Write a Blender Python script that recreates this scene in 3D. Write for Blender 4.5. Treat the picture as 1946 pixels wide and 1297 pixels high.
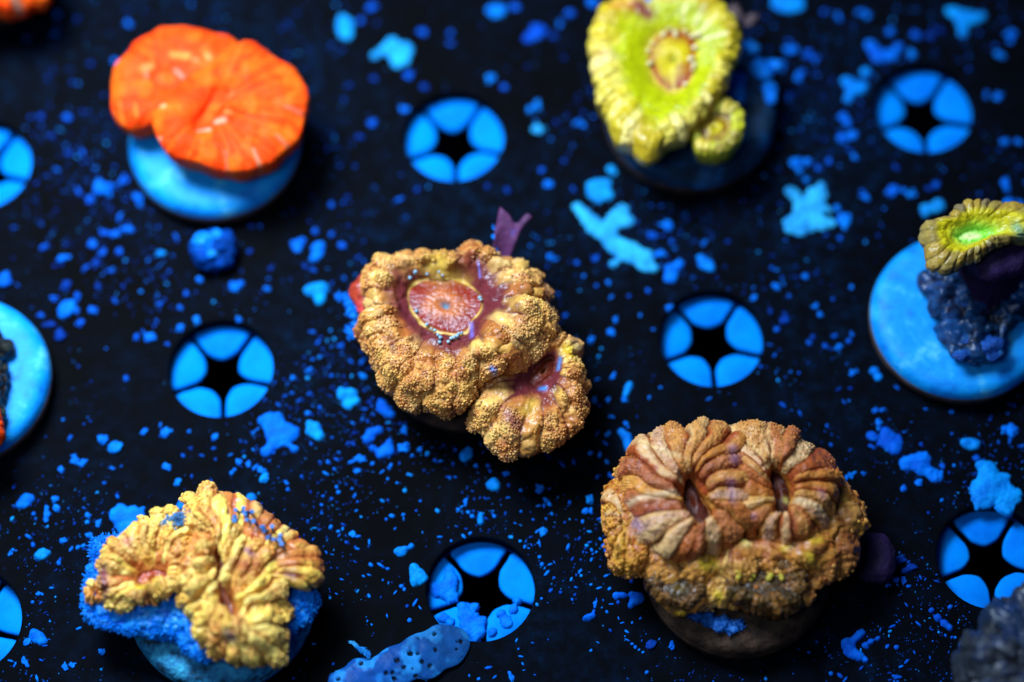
import bpy, math, random
import numpy as np
from mathutils import Matrix, Vector

# ------------------------------------------------------------------ scene, camera, lamps
for o in list(bpy.data.objects): bpy.data.objects.remove(o)
scene = bpy.context.scene
COL = scene.collection
MM = 0.001                                   # everything below is written in millimetres
FPX, W0, H0 = 4500.0, 1946, 1297             # focal length in photo pixels, photo size
def _rot(a, ax):
    c, s = math.cos(a), math.sin(a)
    return {'x': np.array([[1,0,0],[0,c,-s],[0,s,c]]), 'y': np.array([[c,0,s],[0,1,0],[-s,0,c]]),
            'z': np.array([[c,-s,0],[s,c,0],[0,0,1]])}[ax]
CM = _rot(-0.406193, 'x') @ _rot(-0.010935, 'y') @ _rot(0.062022, 'z')
CPOS = -CM.T @ np.array([-8.5955, 29.5552, -352.637]) - np.array([0, 0, 2.0])
cam = bpy.data.cameras.new('camera')
cam.sensor_width = 36.0
cam.lens = 36.0 * FPX / W0
cam.clip_start, cam.clip_end = 0.01, 20.0
camo = bpy.data.objects.new('camera', cam); COL.objects.link(camo)
mw = Matrix([list(r) for r in CM.T]).to_4x4(); mw.translation = Vector(CPOS * MM)
camo.matrix_world = mw
scene.camera = camo
cam.dof.use_dof = True
cam.dof.focus_distance = 0.3205
cam.dof.aperture_fstop = 5.2
cam.dof.aperture_blades = 0

world = bpy.data.worlds.new('World'); scene.world = world; world.use_nodes = True
world.node_tree.nodes['Background'].inputs[0].default_value = (0.02, 0.06, 0.25, 1)
world.node_tree.nodes['Background'].inputs[1].default_value = 0.3

TINT = (0.58, 0.76, 1.0)                     # the reef lamp: cool actinic LED light
def area_lamp(name, loc, target, size, watts, spread=180):
    l = bpy.data.lights.new(name, 'AREA'); l.shape = 'DISK'; l.size = size * MM; l.energy = watts; l.color = TINT; l.spread = math.radians(spread)
    o = bpy.data.objects.new(name, l); COL.objects.link(o); o.location = Vector(loc) * MM
    d = (Vector(target) - Vector(loc)); o.rotation_euler = d.to_track_quat('-Z', 'Y').to_euler()
    return o
area_lamp('reef_lamp', (-92, 60, 222), (-42, -6, 0), 105, 0.62, 100)
area_lamp('reef_lamp_rear', (-50, 110, 280), (-30, -10, 0), 120, 0.20, 120)
area_lamp('fill_lamp_front', (-90, -130, 270), (-30, -40, 0), 110, 0.12, 120)  # fill light added to brighten the fronts and soften shadows

vs = scene.view_settings
vs.view_transform = 'Standard'; vs.look = 'None'; vs.exposure = 0.0; vs.gamma = 1.0
vs.use_curve_mapping = False
scene.render.engine = 'CYCLES'

# ------------------------------------------------------------------ helpers
def at(px, py, z):
    """photo pixel -> point (mm) on the horizontal plane at height z"""
    d = CM.T @ np.array([(px - W0/2) / FPX, -(py - H0/2) / FPX, -1.0])
    return CPOS + d * ((z - CPOS[2]) / d[2])
CROPS = dict(c1=(1020,280,2.593), c2=(600,0,3.243), c3=(1480,0,3.242), c4=(300,580,4.05), c5=(600,1000,4.23), c6=(1560,800,2.609),
             c7=(0,200,1.853), c8=(0,0,5.187), c9=(0,850,2.9), c10=(150,380,3.538), c11=(600,760,3.243), c12=(980,980,4.09),
             c13=(1440,620,3.413), c14=(240,760,4.865), ctr=(620,380,2.542), org=(160,20,2.948), yel=(1080,0,3.602),
             brn=(1110,780,2.82), bl=(120,900,3.267), rgt=(1620,350,3.015), px=(0,0,1.0))
def crop(c, pts):
    x0, y0, s = CROPS[c]
    return [(x0 + p[0]/s, y0 + p[1]/s) for p in pts]
def lin(c):
    c = np.asarray(c, float) / 255.0
    return np.where(c <= 0.04045, c/12.92, ((c+0.055)/1.055)**2.4)
def alb(r, g, b):
    """pigment whose look under the reef lamp is about sRGB (r,g,b)"""
    return np.minimum(lin((r, g, b)) / np.array([1.0, 1.3, 1.7]) * 1.12, 0.92)
def sstep(a, b, x):
    t = np.clip((x - a) / (b - a), 0, 1); return t*t*(3 - 2*t)
def mix(a, b, t):
    t = np.asarray(t)[..., None]; return np.asarray(a) * (1 - t) + np.asarray(b) * t
def h3(i, j, k, seed):
    n = (i.astype(np.int64)*73856093) ^ (j.astype(np.int64)*19349663) ^ (k.astype(np.int64)*83492791) ^ (seed*2654435761 % 4294967291)
    n = (n ^ (n >> 13)) * 1274126177; n = n ^ (n >> 16)
    return (n & 0xffffff).astype(np.float64) / 16777216.0
def vnoise(P, scale, seed):
    Q = P / scale; I = np.floor(Q).astype(np.int64); F = Q - I; F = F*F*(3-2*F); r = 0
    for a in (0, 1):
        for b in (0, 1):
            for c in (0, 1):
                w = (F[:,0] if a else 1-F[:,0]) * (F[:,1] if b else 1-F[:,1]) * (F[:,2] if c else 1-F[:,2])
                r = r + w * h3(I[:,0]+a, I[:,1]+b, I[:,2]+c, seed)
    return r * 2 - 1
def fbm(P, scale, seed, o=3):
    return sum(vnoise(P, scale / 2**i, seed + i*7) * 0.5**i for i in range(o))
def worley(P, cell, seed):
    Q = P / cell; I = np.floor(Q).astype(np.int64)
    f1 = np.full(len(P), 9.0); idv = np.zeros(len(P))
    for a in (-1, 0, 1):
        for b in (-1, 0, 1):
            for c in (-1, 0, 1):
                i, j, k = I[:,0]+a, I[:,1]+b, I[:,2]+c
                d = (i + 0.15 + 0.7*h3(i,j,k,seed) - Q[:,0])**2 + (j + 0.15 + 0.7*h3(i,j,k,seed+1) - Q[:,1])**2 + (k + 0.15 + 0.7*h3(i,j,k,seed+2) - Q[:,2])**2
                m = d < f1; f1 = np.where(m, d, f1); idv = np.where(m, h3(i,j,k,seed+3), idv)
    return np.sqrt(f1), idv
def mesh_np(name, V, F, colors=None, smooth=True):
    """V in mm (n,3); F array of quads or a list of polygons"""
    me = bpy.data.meshes.new(name)
    V = np.asarray(V, float) * MM
    if isinstance(F, np.ndarray):
        k = F.shape[1]
        me.vertices.add(len(V)); me.vertices.foreach_set('co', V.ravel())
        me.loops.add(F.size); me.loops.foreach_set('vertex_index', F.ravel().astype(np.int32))
        me.polygons.add(len(F)); me.polygons.foreach_set('loop_start', np.arange(0, F.size, k, dtype=np.int32))
        me.polygons.foreach_set('loop_total', np.full(len(F), k, dtype=np.int32))
        me.update(calc_edges=True)
    else:
        me.from_pydata([tuple(v) for v in V], [], F); me.update()
    if colors is not None:
        a = me.attributes.new('Col', 'FLOAT_COLOR', 'POINT')
        a.data.foreach_set('color', np.concatenate([colors, np.ones((len(V), 1))], 1).ravel())
    me.polygons.foreach_set('use_smooth', [smooth] * len(me.polygons))
    return me
def obj(name, me, mat, parent=None, loc=None):
    o = bpy.data.objects.new(name, me); COL.objects.link(o)
    if mat is not None and me is not None and not me.materials: me.materials.append(mat)
    if parent is not None: o.parent = parent
    if loc is not None: o.location = Vector(loc) * MM
    return o
def tag(o, label=None, cat=None, group=None, kind=None):
    if label: o['label'] = label
    if cat: o['category'] = cat
    if group: o['group'] = group
    if kind: o['kind'] = kind
    return o
def thing(name, label, cat, loc=(0,0,0), group=None):
    return tag(obj(name, None, None, None, loc), label, cat, group)
def lathe(profile, n=64, cx=0, cy=0):
    """profile of (r,z); closed at both ends by the first and last ring"""
    V, F = [], []
    a = np.linspace(0, 2*np.pi, n, endpoint=False)
    for r, z in profile:
        V += [(cx + r*math.cos(t), cy + r*math.sin(t), z) for t in a]
    for k in range(len(profile) - 1):
        for i in range(n):
            j = (i + 1) % n
            F.append((k*n+i, (k+1)*n+i, (k+1)*n+j, k*n+j))
    F.append(tuple(range(n))); F.append(tuple(reversed(range((len(profile)-1)*n, len(profile)*n))))
    return V, F

# ------------------------------------------------------------------ materials
def new_mat(name):
    m = bpy.data.materials.new(name); m.use_nodes = True
    return m, m.node_tree, m.node_tree.nodes['Principled BSDF']
def noise_node(nt, scale, detail=4, rough=0.6):
    tc = nt.nodes.new('ShaderNodeTexCoord'); n = nt.nodes.new('ShaderNodeTexNoise')
    n.inputs['Scale'].default_value = scale; n.inputs['Detail'].default_value = detail; n.inputs['Roughness'].default_value = rough
    nt.links.new(tc.outputs['Object'], n.inputs['Vector']); return n
def ramp(nt, src, stops):
    r = nt.nodes.new('ShaderNodeValToRGB'); e = r.color_ramp.elements
    while len(e) < len(stops): e.new(0.5)
    for k, (p, c) in enumerate(stops): e[k].position = p; e[k].color = (*c, 1)
    nt.links.new(src, r.inputs[0]); return r
def bump(nt, src, bsdf, strength, dist):
    b = nt.nodes.new('ShaderNodeBump'); b.inputs['Strength'].default_value = strength; b.inputs['Distance'].default_value = dist
    nt.links.new(src, b.inputs['Height']); nt.links.new(b.outputs[0], bsdf.inputs['Normal'])
def noisy(name, stops, scale, rough=0.6, spec=0.3, bmp=None, detail=5):
    m, nt, b = new_mat(name)
    n = noise_node(nt, scale, detail); r = ramp(nt, n.outputs['Fac'], stops)
    nt.links.new(r.outputs[0], b.inputs['Base Color'])
    b.inputs['Roughness'].default_value = rough; b.inputs['Specular IOR Level'].default_value = spec
    if bmp:
        n2 = noise_node(nt, bmp[0], 4); bump(nt, n2.outputs['Fac'], b, bmp[1], bmp[2])
    return m
def flesh(name, rough=0.36, spec=0.18, sss=0.2, mottle=900):
    m, nt, b = new_mat(name)
    at_ = nt.nodes.new('ShaderNodeAttribute'); at_.attribute_name = 'Col'
    n = noise_node(nt, mottle, 4); r = ramp(nt, n.outputs['Fac'], [(0.3, (0.72, 0.70, 0.68)), (0.7, (1.12, 1.12, 1.1))])
    mx = nt.nodes.new('ShaderNodeMix'); mx.data_type = 'RGBA'; mx.blend_type = 'MULTIPLY'; mx.inputs[0].default_value = 1.0
    nt.links.new(at_.outputs['Color'], mx.inputs[6]); nt.links.new(r.outputs[0], mx.inputs[7])
    nt.links.new(mx.outputs[2], b.inputs['Base Color'])
    b.inputs['Roughness'].default_value = rough; b.inputs['Specular IOR Level'].default_value = spec
    if sss > 0:
        b.inputs['Subsurface Weight'].default_value = sss
        b.inputs['Subsurface Radius'].default_value = (1.0, 0.5, 0.25); b.inputs['Subsurface Scale'].default_value = 0.0006
    b.inputs['Coat Weight'].default_value = 0.16 if name != 'coral_flesh_orange' else 0.02; b.inputs['Coat Roughness'].default_value = 0.22
    n3 = noise_node(nt, 3500, 3); bump(nt, n3.outputs['Fac'], b, 0.35, 0.00012)
    return m
def a3(r, g, b): return tuple(alb(r, g, b))
M = {}
def rack_mat():
    m, nt, b = new_mat('black_acrylic')
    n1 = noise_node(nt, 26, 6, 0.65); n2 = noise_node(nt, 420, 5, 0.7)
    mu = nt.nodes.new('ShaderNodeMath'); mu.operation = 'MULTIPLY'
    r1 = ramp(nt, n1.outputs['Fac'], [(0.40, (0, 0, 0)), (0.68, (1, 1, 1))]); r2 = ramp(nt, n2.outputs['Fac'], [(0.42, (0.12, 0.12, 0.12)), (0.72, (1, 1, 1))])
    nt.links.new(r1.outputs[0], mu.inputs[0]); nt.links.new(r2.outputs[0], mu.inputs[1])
    rc = ramp(nt, mu.outputs[0], [(0.0, (0.0012, 0.0013, 0.0017)), (0.35, (0.0012, 0.0032, 0.0078)), (1.0, (0.001, 0.011, 0.034))])  # blue patches in the colour stand in for the navy haze of lit water
    nt.links.new(rc.outputs[0], b.inputs['Base Color'])
    b.inputs['Roughness'].default_value = 0.65; b.inputs['Specular IOR Level'].default_value = 0.012
    n3 = noise_node(nt, 900, 4); bump(nt, n3.outputs['Fac'], b, 0.3, 0.0002)
    return m
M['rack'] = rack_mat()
M['tank'] = noisy('tank_bottom', [(0.3, (0.001, 0.001, 0.002)), (0.7, (0.003, 0.003, 0.006))], 30, 0.9, 0.0)
M['flap'] = noisy('blue_silicone', [(0.25, a3(0, 98, 225)), (0.5, a3(0, 128, 255)), (0.75, a3(0, 142, 255))], 150, 0.7, 0.03, (700, 0.1, 0.0002))
M['rim'] = noisy('dark_silicone', [(0.3, a3(0, 60, 160)), (0.7, a3(0, 90, 200))], 200, 0.7, 0.03)
M['plug'] = noisy('pale_ceramic', [(0.26, a3(0, 90, 200)), (0.42, a3(0, 138, 250)), (0.55, a3(6, 152, 255)), (0.74, a3(90, 206, 255))], 300, 0.55, 0.2, (1500, 0.5, 0.0002), 7)
M['plug_side'] = noisy('grey_brown_ceramic', [(0.3, a3(50, 45, 48)), (0.7, a3(95, 85, 80))], 400, 0.7, 0.2, (1500, 0.5, 0.0002))  # sides greyer and darker than the disc top
M['plug_dark'] = noisy('crusted_shadowed_ceramic', [(0.3, a3(22, 17, 13)), (0.5, a3(48, 38, 30)), (0.75, a3(76, 62, 52))], 420, 0.8, 0.2, (1300, 0.8, 0.0004))  # crust tone, also used as painted shadow on the striped coral's plug
M['plug_teal'] = noisy('grimy_ceramic', [(0.3, a3(2, 16, 30)), (0.52, a3(6, 48, 90)), (0.72, a3(0, 110, 215))], 260, 0.7, 0.2, (1300, 0.8, 0.0004))
M['plug_algae'] = noisy('algal_ceramic', [(0.34, a3(6, 32, 45)), (0.5, a3(25, 120, 185)), (0.72, a3(55, 180, 235))], 560, 0.7, 0.3, (1300, 0.9, 0.0006))
M['rock'] = noisy('blue_rock', [(0.3, a3(4, 30, 90)), (0.52, a3(20, 75, 170)), (0.75, a3(60, 150, 235))], 420, 0.55, 0.15, (1100, 0.9, 0.0006))
M['rock_dim'] = noisy('brown_rock', [(0.3, a3(14, 20, 30)), (0.5, a3(48, 62, 82)), (0.75, a3(38, 84, 150))], 300, 0.75, 0.2, (1100, 0.9, 0.0006))
M['purple'] = noisy('purple_crust', [(0.3, a3(18, 10, 40)), (0.7, a3(40, 24, 78))], 300, 0.7, 0.2, (1100, 0.6, 0.0004))
M['ribbon'] = noisy('purple_membrane', [(0.3, a3(56, 32, 74)), (0.6, a3(84, 48, 96)), (0.8, a3(60, 80, 180))], 420, 0.55, 0.2, (900, 0.6, 0.0003))
M['turf'] = noisy('blue_turf', [(0.3, a3(0, 92, 220)), (0.55, a3(4, 124, 250)), (0.8, a3(60, 180, 255))], 900, 0.6, 0.08)
M['slab'] = noisy('blue_skeleton', [(0.3, a3(0, 62, 180)), (0.6, a3(4, 96, 232)), (0.8, a3(50, 150, 250))], 420, 0.6, 0.08, (1300, 0.7, 0.0004))
M['skel'] = noisy('pitted_skeleton', [(0.36, a3(4, 60, 150)), (0.52, a3(18, 124, 226)), (0.7, a3(60, 176, 252))], 420, 0.6, 0.08, (1300, 0.7, 0.0004))
M['bead'] = noisy('grey_blue_bead', [(0.3, a3(80, 140, 185)), (0.7, a3(150, 190, 215))], 600, 0.3, 0.5)
M['cream_bead'] = noisy('cream_bead', [(0.3, a3(190, 190, 120)), (0.7, a3(225, 225, 200))], 600, 0.35, 0.5)
M['tentacle'] = noisy('blue_tentacle', [(0.3, a3(30, 100, 200)), (0.7, a3(70, 150, 240))], 600, 0.3, 0.5)
M['coral'] = flesh('coral_flesh')
M['coral_wet'] = flesh('coral_flesh_smooth', 0.34, 0.18, 0.15)
M['coral_orange'] = flesh('coral_flesh_orange', 0.6, 0.04, 0.15, 500)
def sed_mat():
    m, nt, b = new_mat('sediment')
    oi = nt.nodes.new('ShaderNodeObjectInfo')
    n = noise_node(nt, 420, 6, 0.7); r = ramp(nt, n.outputs['Fac'], [(0.3, (0.25, 0.35, 0.6)), (0.7, (1.4, 1.25, 1.05))])
    mx = nt.nodes.new('ShaderNodeMix'); mx.data_type = 'RGBA'; mx.blend_type = 'MULTIPLY'; mx.inputs[0].default_value = 1.0
    nt.links.new(oi.outputs['Color'], mx.inputs[6]); nt.links.new(r.outputs[0], mx.inputs[7])
    nt.links.new(mx.outputs[2], b.inputs['Base Color'])
    b.inputs['Roughness'].default_value = 0.7; b.inputs['Specular IOR Level'].default_value = 0.06
    n2 = noise_node(nt, 1500, 3); bump(nt, n2.outputs['Fac'], b, 0.6, 0.0002)
    return m
M['sediment'] = sed_mat()
def sed_col(b):
    """b: 0 thin dull film .. 1 thick bright deposit"""
    pts = [(0.0, (0, 30, 90)), (0.3, (0, 72, 205)), (0.6, (0, 116, 255)), (0.85, (4, 146, 255)), (1.0, (40, 172, 255))]
    for (p, c), (q, d) in zip(pts[:-1], pts[1:]):
        if b <= q:
            t = (b - p) / (q - p); c = np.array(c)*(1-t) + np.array(d)*t; return (*alb(*c), 1.0)
    return (*alb(70, 190, 255), 1.0)

# ------------------------------------------------------------------ the rack: black sheet with round holes
S, HR, TH = 35.0, 7.4, 2.2
def build_rack():
    n = 48; V, F = [], []
    for i in range(-5, 6):
        for j in range(-4, 7):
            cx, cy = i*S, -j*S; b = len(V)
            ang = [2*math.pi*k/n + math.pi/4 for k in range(n)]
            sq = []
            for t in ang:
                c, s = math.cos(t), math.sin(t); q = S/2 / max(abs(c), abs(s)); sq.append((cx + c*q, cy + s*q))
            rings = [[(x, y, 0) for x, y in sq]]
            for r, z in ((13.0, 0), (HR+0.25, 0), (HR+0.05, -0.08), (HR, -0.3), (HR, -TH)):
                rings.append([(cx + r*math.cos(t), cy + r*math.sin(t), z) for t in ang])
            rings.append([(x, y, -TH) for x, y in sq])
            for r in rings: V += r
            for k in range(len(rings) - 1):
                for q in range(n):
                    w = (q + 1) % n
                    F.append((b+k*n+q, b+k*n+w, b+(k+1)*n+w, b+(k+1)*n+q))
    me = mesh_np('rack', V, np.array(F), smooth=False)
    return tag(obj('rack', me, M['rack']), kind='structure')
rack = build_rack()
g = 900
tag(obj('tank_bottom', mesh_np('tank_bottom', [(-g,-g,-70),(g,-g,-70),(g,g,-70),(-g,g,-70)], [(0,1,2,3)]), M['tank']), kind='structure')

# ------------------------------------------------------------------ grommets: five soft flaps in a hole
def flap_mesh(rng, axis):
    """one flap about the axis direction (radians); origin at the hole's centre"""
    half = [(7.5, 32.0), (7.0, 33.2), (6.0, 32.9), (5.0, 32.2), (4.2, 31.0), (3.65, 28.0), (3.2, 22.5), (2.85, 14.5), (2.65, 6.5)]
    tip = 2.6 + rng.uniform(-0.25, 0.35); k = (7.55 - tip) / (7.55 - 2.6)
    pts = [(7.55 - (7.55 - r)*k, a*rng.uniform(0.97, 1.01)) for r, a in half]
    poly = [(r, -a) for r, a in pts] + [(tip, 0)] + [(r, a) for r, a in reversed(pts)]
    poly += [(7.62, a) for a in (24, 12, 0, -12, -24)]
    droop = rng.uniform(0.0, 0.3); tw = rng.uniform(-0.10, 0.10); t = 0.7
    V, F = [], []
    def P(r, a, z):
        th = axis + math.radians(a); d = 7.55 - r
        return (r*math.cos(th), r*math.sin(th), -TH - 0.06 - droop*d*d*0.10 + tw*math.radians(a)*r*min(1, d*0.4) + z)
    n = len(poly)
    sh = [(5.2 + (r-5.2)*0.84, a*0.86) for r, a in poly]; s2 = [(5.2 + (r-5.2)*0.95, a*0.955) for r, a in poly]
    for pl, z in ((poly, -t), (poly, -0.42), (s2, -0.12), (sh, 0)): V += [P(r, a, z) for r, a in pl]
    F.append(tuple(reversed(range(n)))); F.append(tuple(range(3*n, 4*n)))
    for l in (0, 1, 2):
        for i in range(n):
            j = (i + 1) % n; F.append((l*n+i, l*n+j, (l+1)*n+j, (l+1)*n+i))
    return mesh_np('flap', V, F, smooth=True)
rim_me = None
def grommet(i, j, label, seed):
    global rim_me
    rng = random.Random(seed)
    g = thing('hole_grommet', label, 'grommet', (i*S, -j*S, 0), 'five-flap grommets in the empty rack holes')
    for k in range(5): obj('flap', flap_mesh(rng, math.radians(90 + 72*k)), M['flap'], g)
    if rim_me is None:
        V, F = [], []; n = 48
        for r, z in ((7.45, -TH-0.02), (9.2, -TH-0.02), (9.2, -TH-0.9), (7.45, -TH-0.9)):
            V += [(r*math.cos(2*math.pi*q/n), r*math.sin(2*math.pi*q/n), z) for q in range(n)]
        for k in range(4):
            for q in range(n):
                w = (q+1) % n; F.append((k*n+q, k*n+w, ((k+1) % 4)*n+w, ((k+1) % 4)*n+q))
        rim_me = mesh_np('rim', V, F, smooth=False)
    obj('rim', rim_me, M['rim'], g)
    return g
grommet(0, 0, 'blue five-flap grommet in the hole between the orange coral and the large yellow coral', 3)
grommet(2, 0, 'blue five-flap grommet in the hole behind the small green cup coral', 4)
grommet(-1, 1, 'blue five-flap grommet in the hole between the pale plug and the golden-brown coral', 5)
grommet(1, 1, 'blue five-flap grommet in the hole between the golden-brown coral and the green cup coral', 6)
grommet(0, 2, 'blue five-flap grommet clogged with pale sediment at the end of the pitted skeleton strip', 7)
grommet(2, 2, 'dim blue five-flap grommet in the hole beside the dark mossy lump', 8)
grommet(-2, 0, 'blue five-flap grommet in the hole beside the orange coral, cut off by the frame', 9)
grommet(-2, 2, 'blue five-flap grommet near the fuzzy blue-edged coral, cut off by the frame', 10)

# ------------------------------------------------------------------ frag plugs
PT = 5.0                                      # top of a plug
def plug(i, j, mat, side, label, dx=0, dy=0, seed=1, r=12.7, lumps=0.14):
    p = thing('frag_plug', label, 'plug', (i*S+dx, -j*S+dy, 0), 'ceramic frag plugs standing in rack holes')
    # disc top and chamfer
    rr = [0.01] + list(np.linspace(0.8, r-2.4, 14)) + [r-1.6, r-1.0, r-0.55, r-0.2, r-0.05]
    zz = [PT]*15 + [PT-0.12, PT-0.38, PT-0.75, PT-1.35, PT-2.1]
    n = 120; a = np.linspace(0, 2*np.pi, n, endpoint=False)
    V = np.concatenate([np.stack([q*np.cos(a), q*np.sin(a), np.full(n, z)], 1) for q, z in zip(rr, zz)])
    V[:,2] += fbm(V + 50*seed, 3.0, seed) * lumps; V[:,:2] *= (1 + 0.004*vnoise(V + 9*seed, 5, seed))[:,None]
    idx = np.arange(n); F = [np.stack([k*n+idx, (k+1)*n+idx, (k+1)*n+(idx+1) % n, k*n+(idx+1) % n], 1) for k in range(len(rr)-1)]
    obj('disc', mesh_np('disc', V, np.concatenate(F)), mat, p)
    V, F = lathe([(r-0.06, PT-2.12), (r, PT-2.6), (r-0.05, 1.2), (r-0.5, 0.35), (r-1.3, 0.02)], 96)
    obj('disc_edge', mesh_np('disc_edge', V, F), side, p)
    V, F = lathe([(5.9, 0.05), (5.7, -6.0), (5.2, -9.0), (4.6, -9.4)], 40)
    obj('stem', mesh_np('stem', V, F), side, p)
    return p
plug(-1, 0, M['plug'], M['plug_side'], 'bright blue round ceramic plug under the two-headed orange coral', seed=1)
plug(1, 0, M['plug_teal'], M['plug_dark'], 'grimy teal ceramic plug under the large yellow coral', seed=2, lumps=0.2)
plug(-2, 1, M['plug'], M['plug_side'], 'bright blue ceramic plug with a sliver of orange coral, cut off by the frame', -1.2, -0.6, seed=3)
plug(0, 1, M['plug_dark'], M['plug_dark'], 'dark crusted ceramic plug under the golden-brown coral with red mouth', seed=4, lumps=0.2)
plug(2, 1, M['plug'], M['plug_side'], 'bright blue ceramic plug carrying the small green cup coral', 0, -0.3, seed=5)
plug(-1, 2, M['plug_algae'], M['plug_algae'], 'pitted algae-covered ceramic plug under the blue-edged yellow coral', seed=6, lumps=0.4)
plug(1, 2, M['plug_dark'], M['plug_dark'], 'shadow-coloured ceramic plug with a blue front under the striped brown coral', seed=7, lumps=0.3)  # dark material puts the coral's shadow into this plug's colour
plug(-2, -1, M['plug_dark'], M['plug_dark'], 'dark ceramic plug under the corner orange coral', seed=8)
plug(2, 3, M['plug_dark'], M['plug_dark'], 'dark ceramic plug under the dim mossy lump', seed=9)

# ------------------------------------------------------------------ polyps and mounds
def closed_curve(P, n=400):
    P = np.asarray(P, float); m = len(P); out = []
    for k in range(m):
        p0, p1, p2, p3 = P[k-1], P[k], P[(k+1) % m], P[(k+2) % m]
        for t in np.linspace(0, 1, max(4, n//m), endpoint=False):
            out.append(0.5*((2*p1) + (-p0+p2)*t + (2*p0-5*p1+4*p2-p3)*t*t + (-p0+3*p1-3*p2+p3)*t**3))
    return np.array(out)
def radial(xy, C, th):
    """outline radius about C at the angles th"""
    d = xy - C; a = np.mod(np.arctan2(d[:,1], d[:,0]), 2*np.pi); r = np.hypot(d[:,0], d[:,1])
    o = np.argsort(a); a, r = a[o], r[o]
    a = np.concatenate([a[-5:]-2*np.pi, a, a[:5]+2*np.pi]); r = np.concatenate([r[-5:], r, r[:5]])
    v = np.interp(th, a, r); k = np.array([1, 2, 3, 2, 1])/9.0
    vv = np.concatenate([v[-2:], v, v[:2]]); return np.convolve(vv, k, 'valid')
def polyp(name, parent, cr, outline, disc=None, centre=None, zr=10, zc=14, zd=11.5, zb=4.8, fc=0.55, pin=0.8, under=0.62, tilt=(0, 0),
          nth=520, rows=(16, 40, 40, 14), ridges=24, ramp_=1.0, rsharp=0.5, bead=0.25, pap=(0.75, 0.28), fine=0.1, lump=0.5, seed=1,
          pal=None, bumps=(), spots=(), mat='coral', kindless=True, mouth=0.5, twist=0.25, rstart=0.1, hs=(0.5, 1.25), clus=(2.2, 0.0), papb=None, arc=False):
    rng = np.random.RandomState(seed)
    op = crop(cr, outline)
    c0 = np.mean(np.array(crop(cr, disc)), 0) if disc is not None else np.array(crop(cr, [centre])[0])
    CC = at(c0[0], c0[1], zr)[:2]
    def to_w(pp, z0):
        out = []
        for x, y in pp:
            z = z0
            for _ in range(3):
                q = at(x, y, z); z = z0 + (q[0]-CC[0])*tilt[0] + (q[1]-CC[1])*tilt[1]
            out.append(q[:2])
        return np.array(out)
    O = closed_curve(to_w(op, zr), 480)
    th = np.linspace(0, 2*np.pi, nth, endpoint=False)
    if disc is not None:
        D = closed_curve(to_w(crop(cr, disc), zd), 200); C = D.mean(0); Ri = radial(D, C, th)
    else:
        C = to_w([c0], zr)[0]; Ri = np.full(nth, 0.4)
    Ro = radial(O, C, th); Ri = np.minimum(Ri, Ro*0.8)
    n1, n2, n3, n4 = rows
    R, Z, U, SEC, W = [], [], [], [], []
    cs = np.stack([np.cos(th), np.sin(th)], 1)
    Dv, Ov = Ri[:,None]*cs, Ro[:,None]*cs
    if arc:
        def by_arc(K_):
            K_ = K_ - C
            if np.sum(K_[:,0]*np.roll(K_[:,1], -1) - K_[:,1]*np.roll(K_[:,0], -1)) < 0: K_ = K_[::-1]
            K_ = np.roll(K_, -np.argmin(np.abs(np.arctan2(K_[:,1], K_[:,0]))), 0); K_ = np.concatenate([K_, K_[:1]])
            s_ = np.concatenate([[0], np.cumsum(np.linalg.norm(np.diff(K_, axis=0), axis=1))]); s_ /= s_[-1]; u_ = th/(2*np.pi)
            return np.stack([np.interp(u_, s_, K_[:,0]), np.interp(u_, s_, K_[:,1])], 1)
        Dv, Oa = by_arc(D), by_arc(O); Ov = Oa
    Cv = Dv + (Ov - Dv)*fc; Bv = Ov*under; XY = []
    for k in range(n1):
        q = (k + 0.02)/n1; XY.append(Dv*q); Z.append(np.full(nth, zd + mouth*(1-q*q)*0.6 - mouth*1.2*math.exp(-(q/0.16)**2))); U.append(q); SEC.append(0); W.append(0)
    for k in range(n2):
        w = k/n2; XY.append(Dv + (Cv-Dv)*w); Z.append(np.full(nth, zd + (zc-zd)*math.sin(w*math.pi/2)**pin)); U.append(w); SEC.append(1); W.append(w*0.5)
    for k in range(n3):
        f = k/n3*math.pi/2; XY.append(Cv + (Ov-Cv)*math.sin(f)); Z.append(np.full(nth, zr + (zc-zr)*math.cos(f))); U.append(k/n3); SEC.append(2); W.append(0.5 + 0.5*k/n3)
    for k in range(n4 + 1):
        f = math.pi/2*(1 + k/n4); XY.append(Bv + (Ov-Bv)*math.sin(f)); Z.append(np.full(nth, zr + (zr-zb)*math.cos(f))); U.append(k/n4); SEC.append(3); W.append(1.0)
    XY = np.array(XY); nr = len(XY); Z = np.array(Z)
    U = np.repeat(np.array(U)[:,None], nth, 1); SEC = np.repeat(np.array(SEC)[:,None], nth, 1); W = np.repeat(np.array(W)[:,None], nth, 1)
    X = C[0] + XY[..., 0]; Y = C[1] + XY[..., 1]
    fade = np.where(SEC == 3, 1-U, 1.0)
    Z = Z + ((X-C[0])*tilt[0] + (Y-C[1])*tilt[1])*np.where(SEC == 3, 1-U, 1.0)
    for bx, by, br, bh in bumps:
        q = at(*crop(cr, [(bx, by)])[0], zc); s = br/CROPS[cr][2]/13.3
        Z += bh*np.exp(-((X-q[0])**2 + (Y-q[1])**2)/(2*s*s))*fade
    P = np.stack([X, Y, Z], -1); flat = P.reshape(-1, 3)
    # ridges in theta
    ks = np.sort((np.arange(ridges) + rng.uniform(-0.3, 0.3, ridges))*2*np.pi/ridges)
    hk = rng.uniform(hs[0], hs[1], ridges); ck = rng.rand(ridges); sk = rng.uniform(0, 0.25, ridges)*2; ph = rng.uniform(0, 6.28, ridges); mk = rng.rand(ridges)
    T = np.mod(th[None] + twist*0.5*fbm(flat, 5.0, seed+5, 2).reshape(nr, nth)*np.clip(W*2, 0, 1), 2*np.pi)
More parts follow.
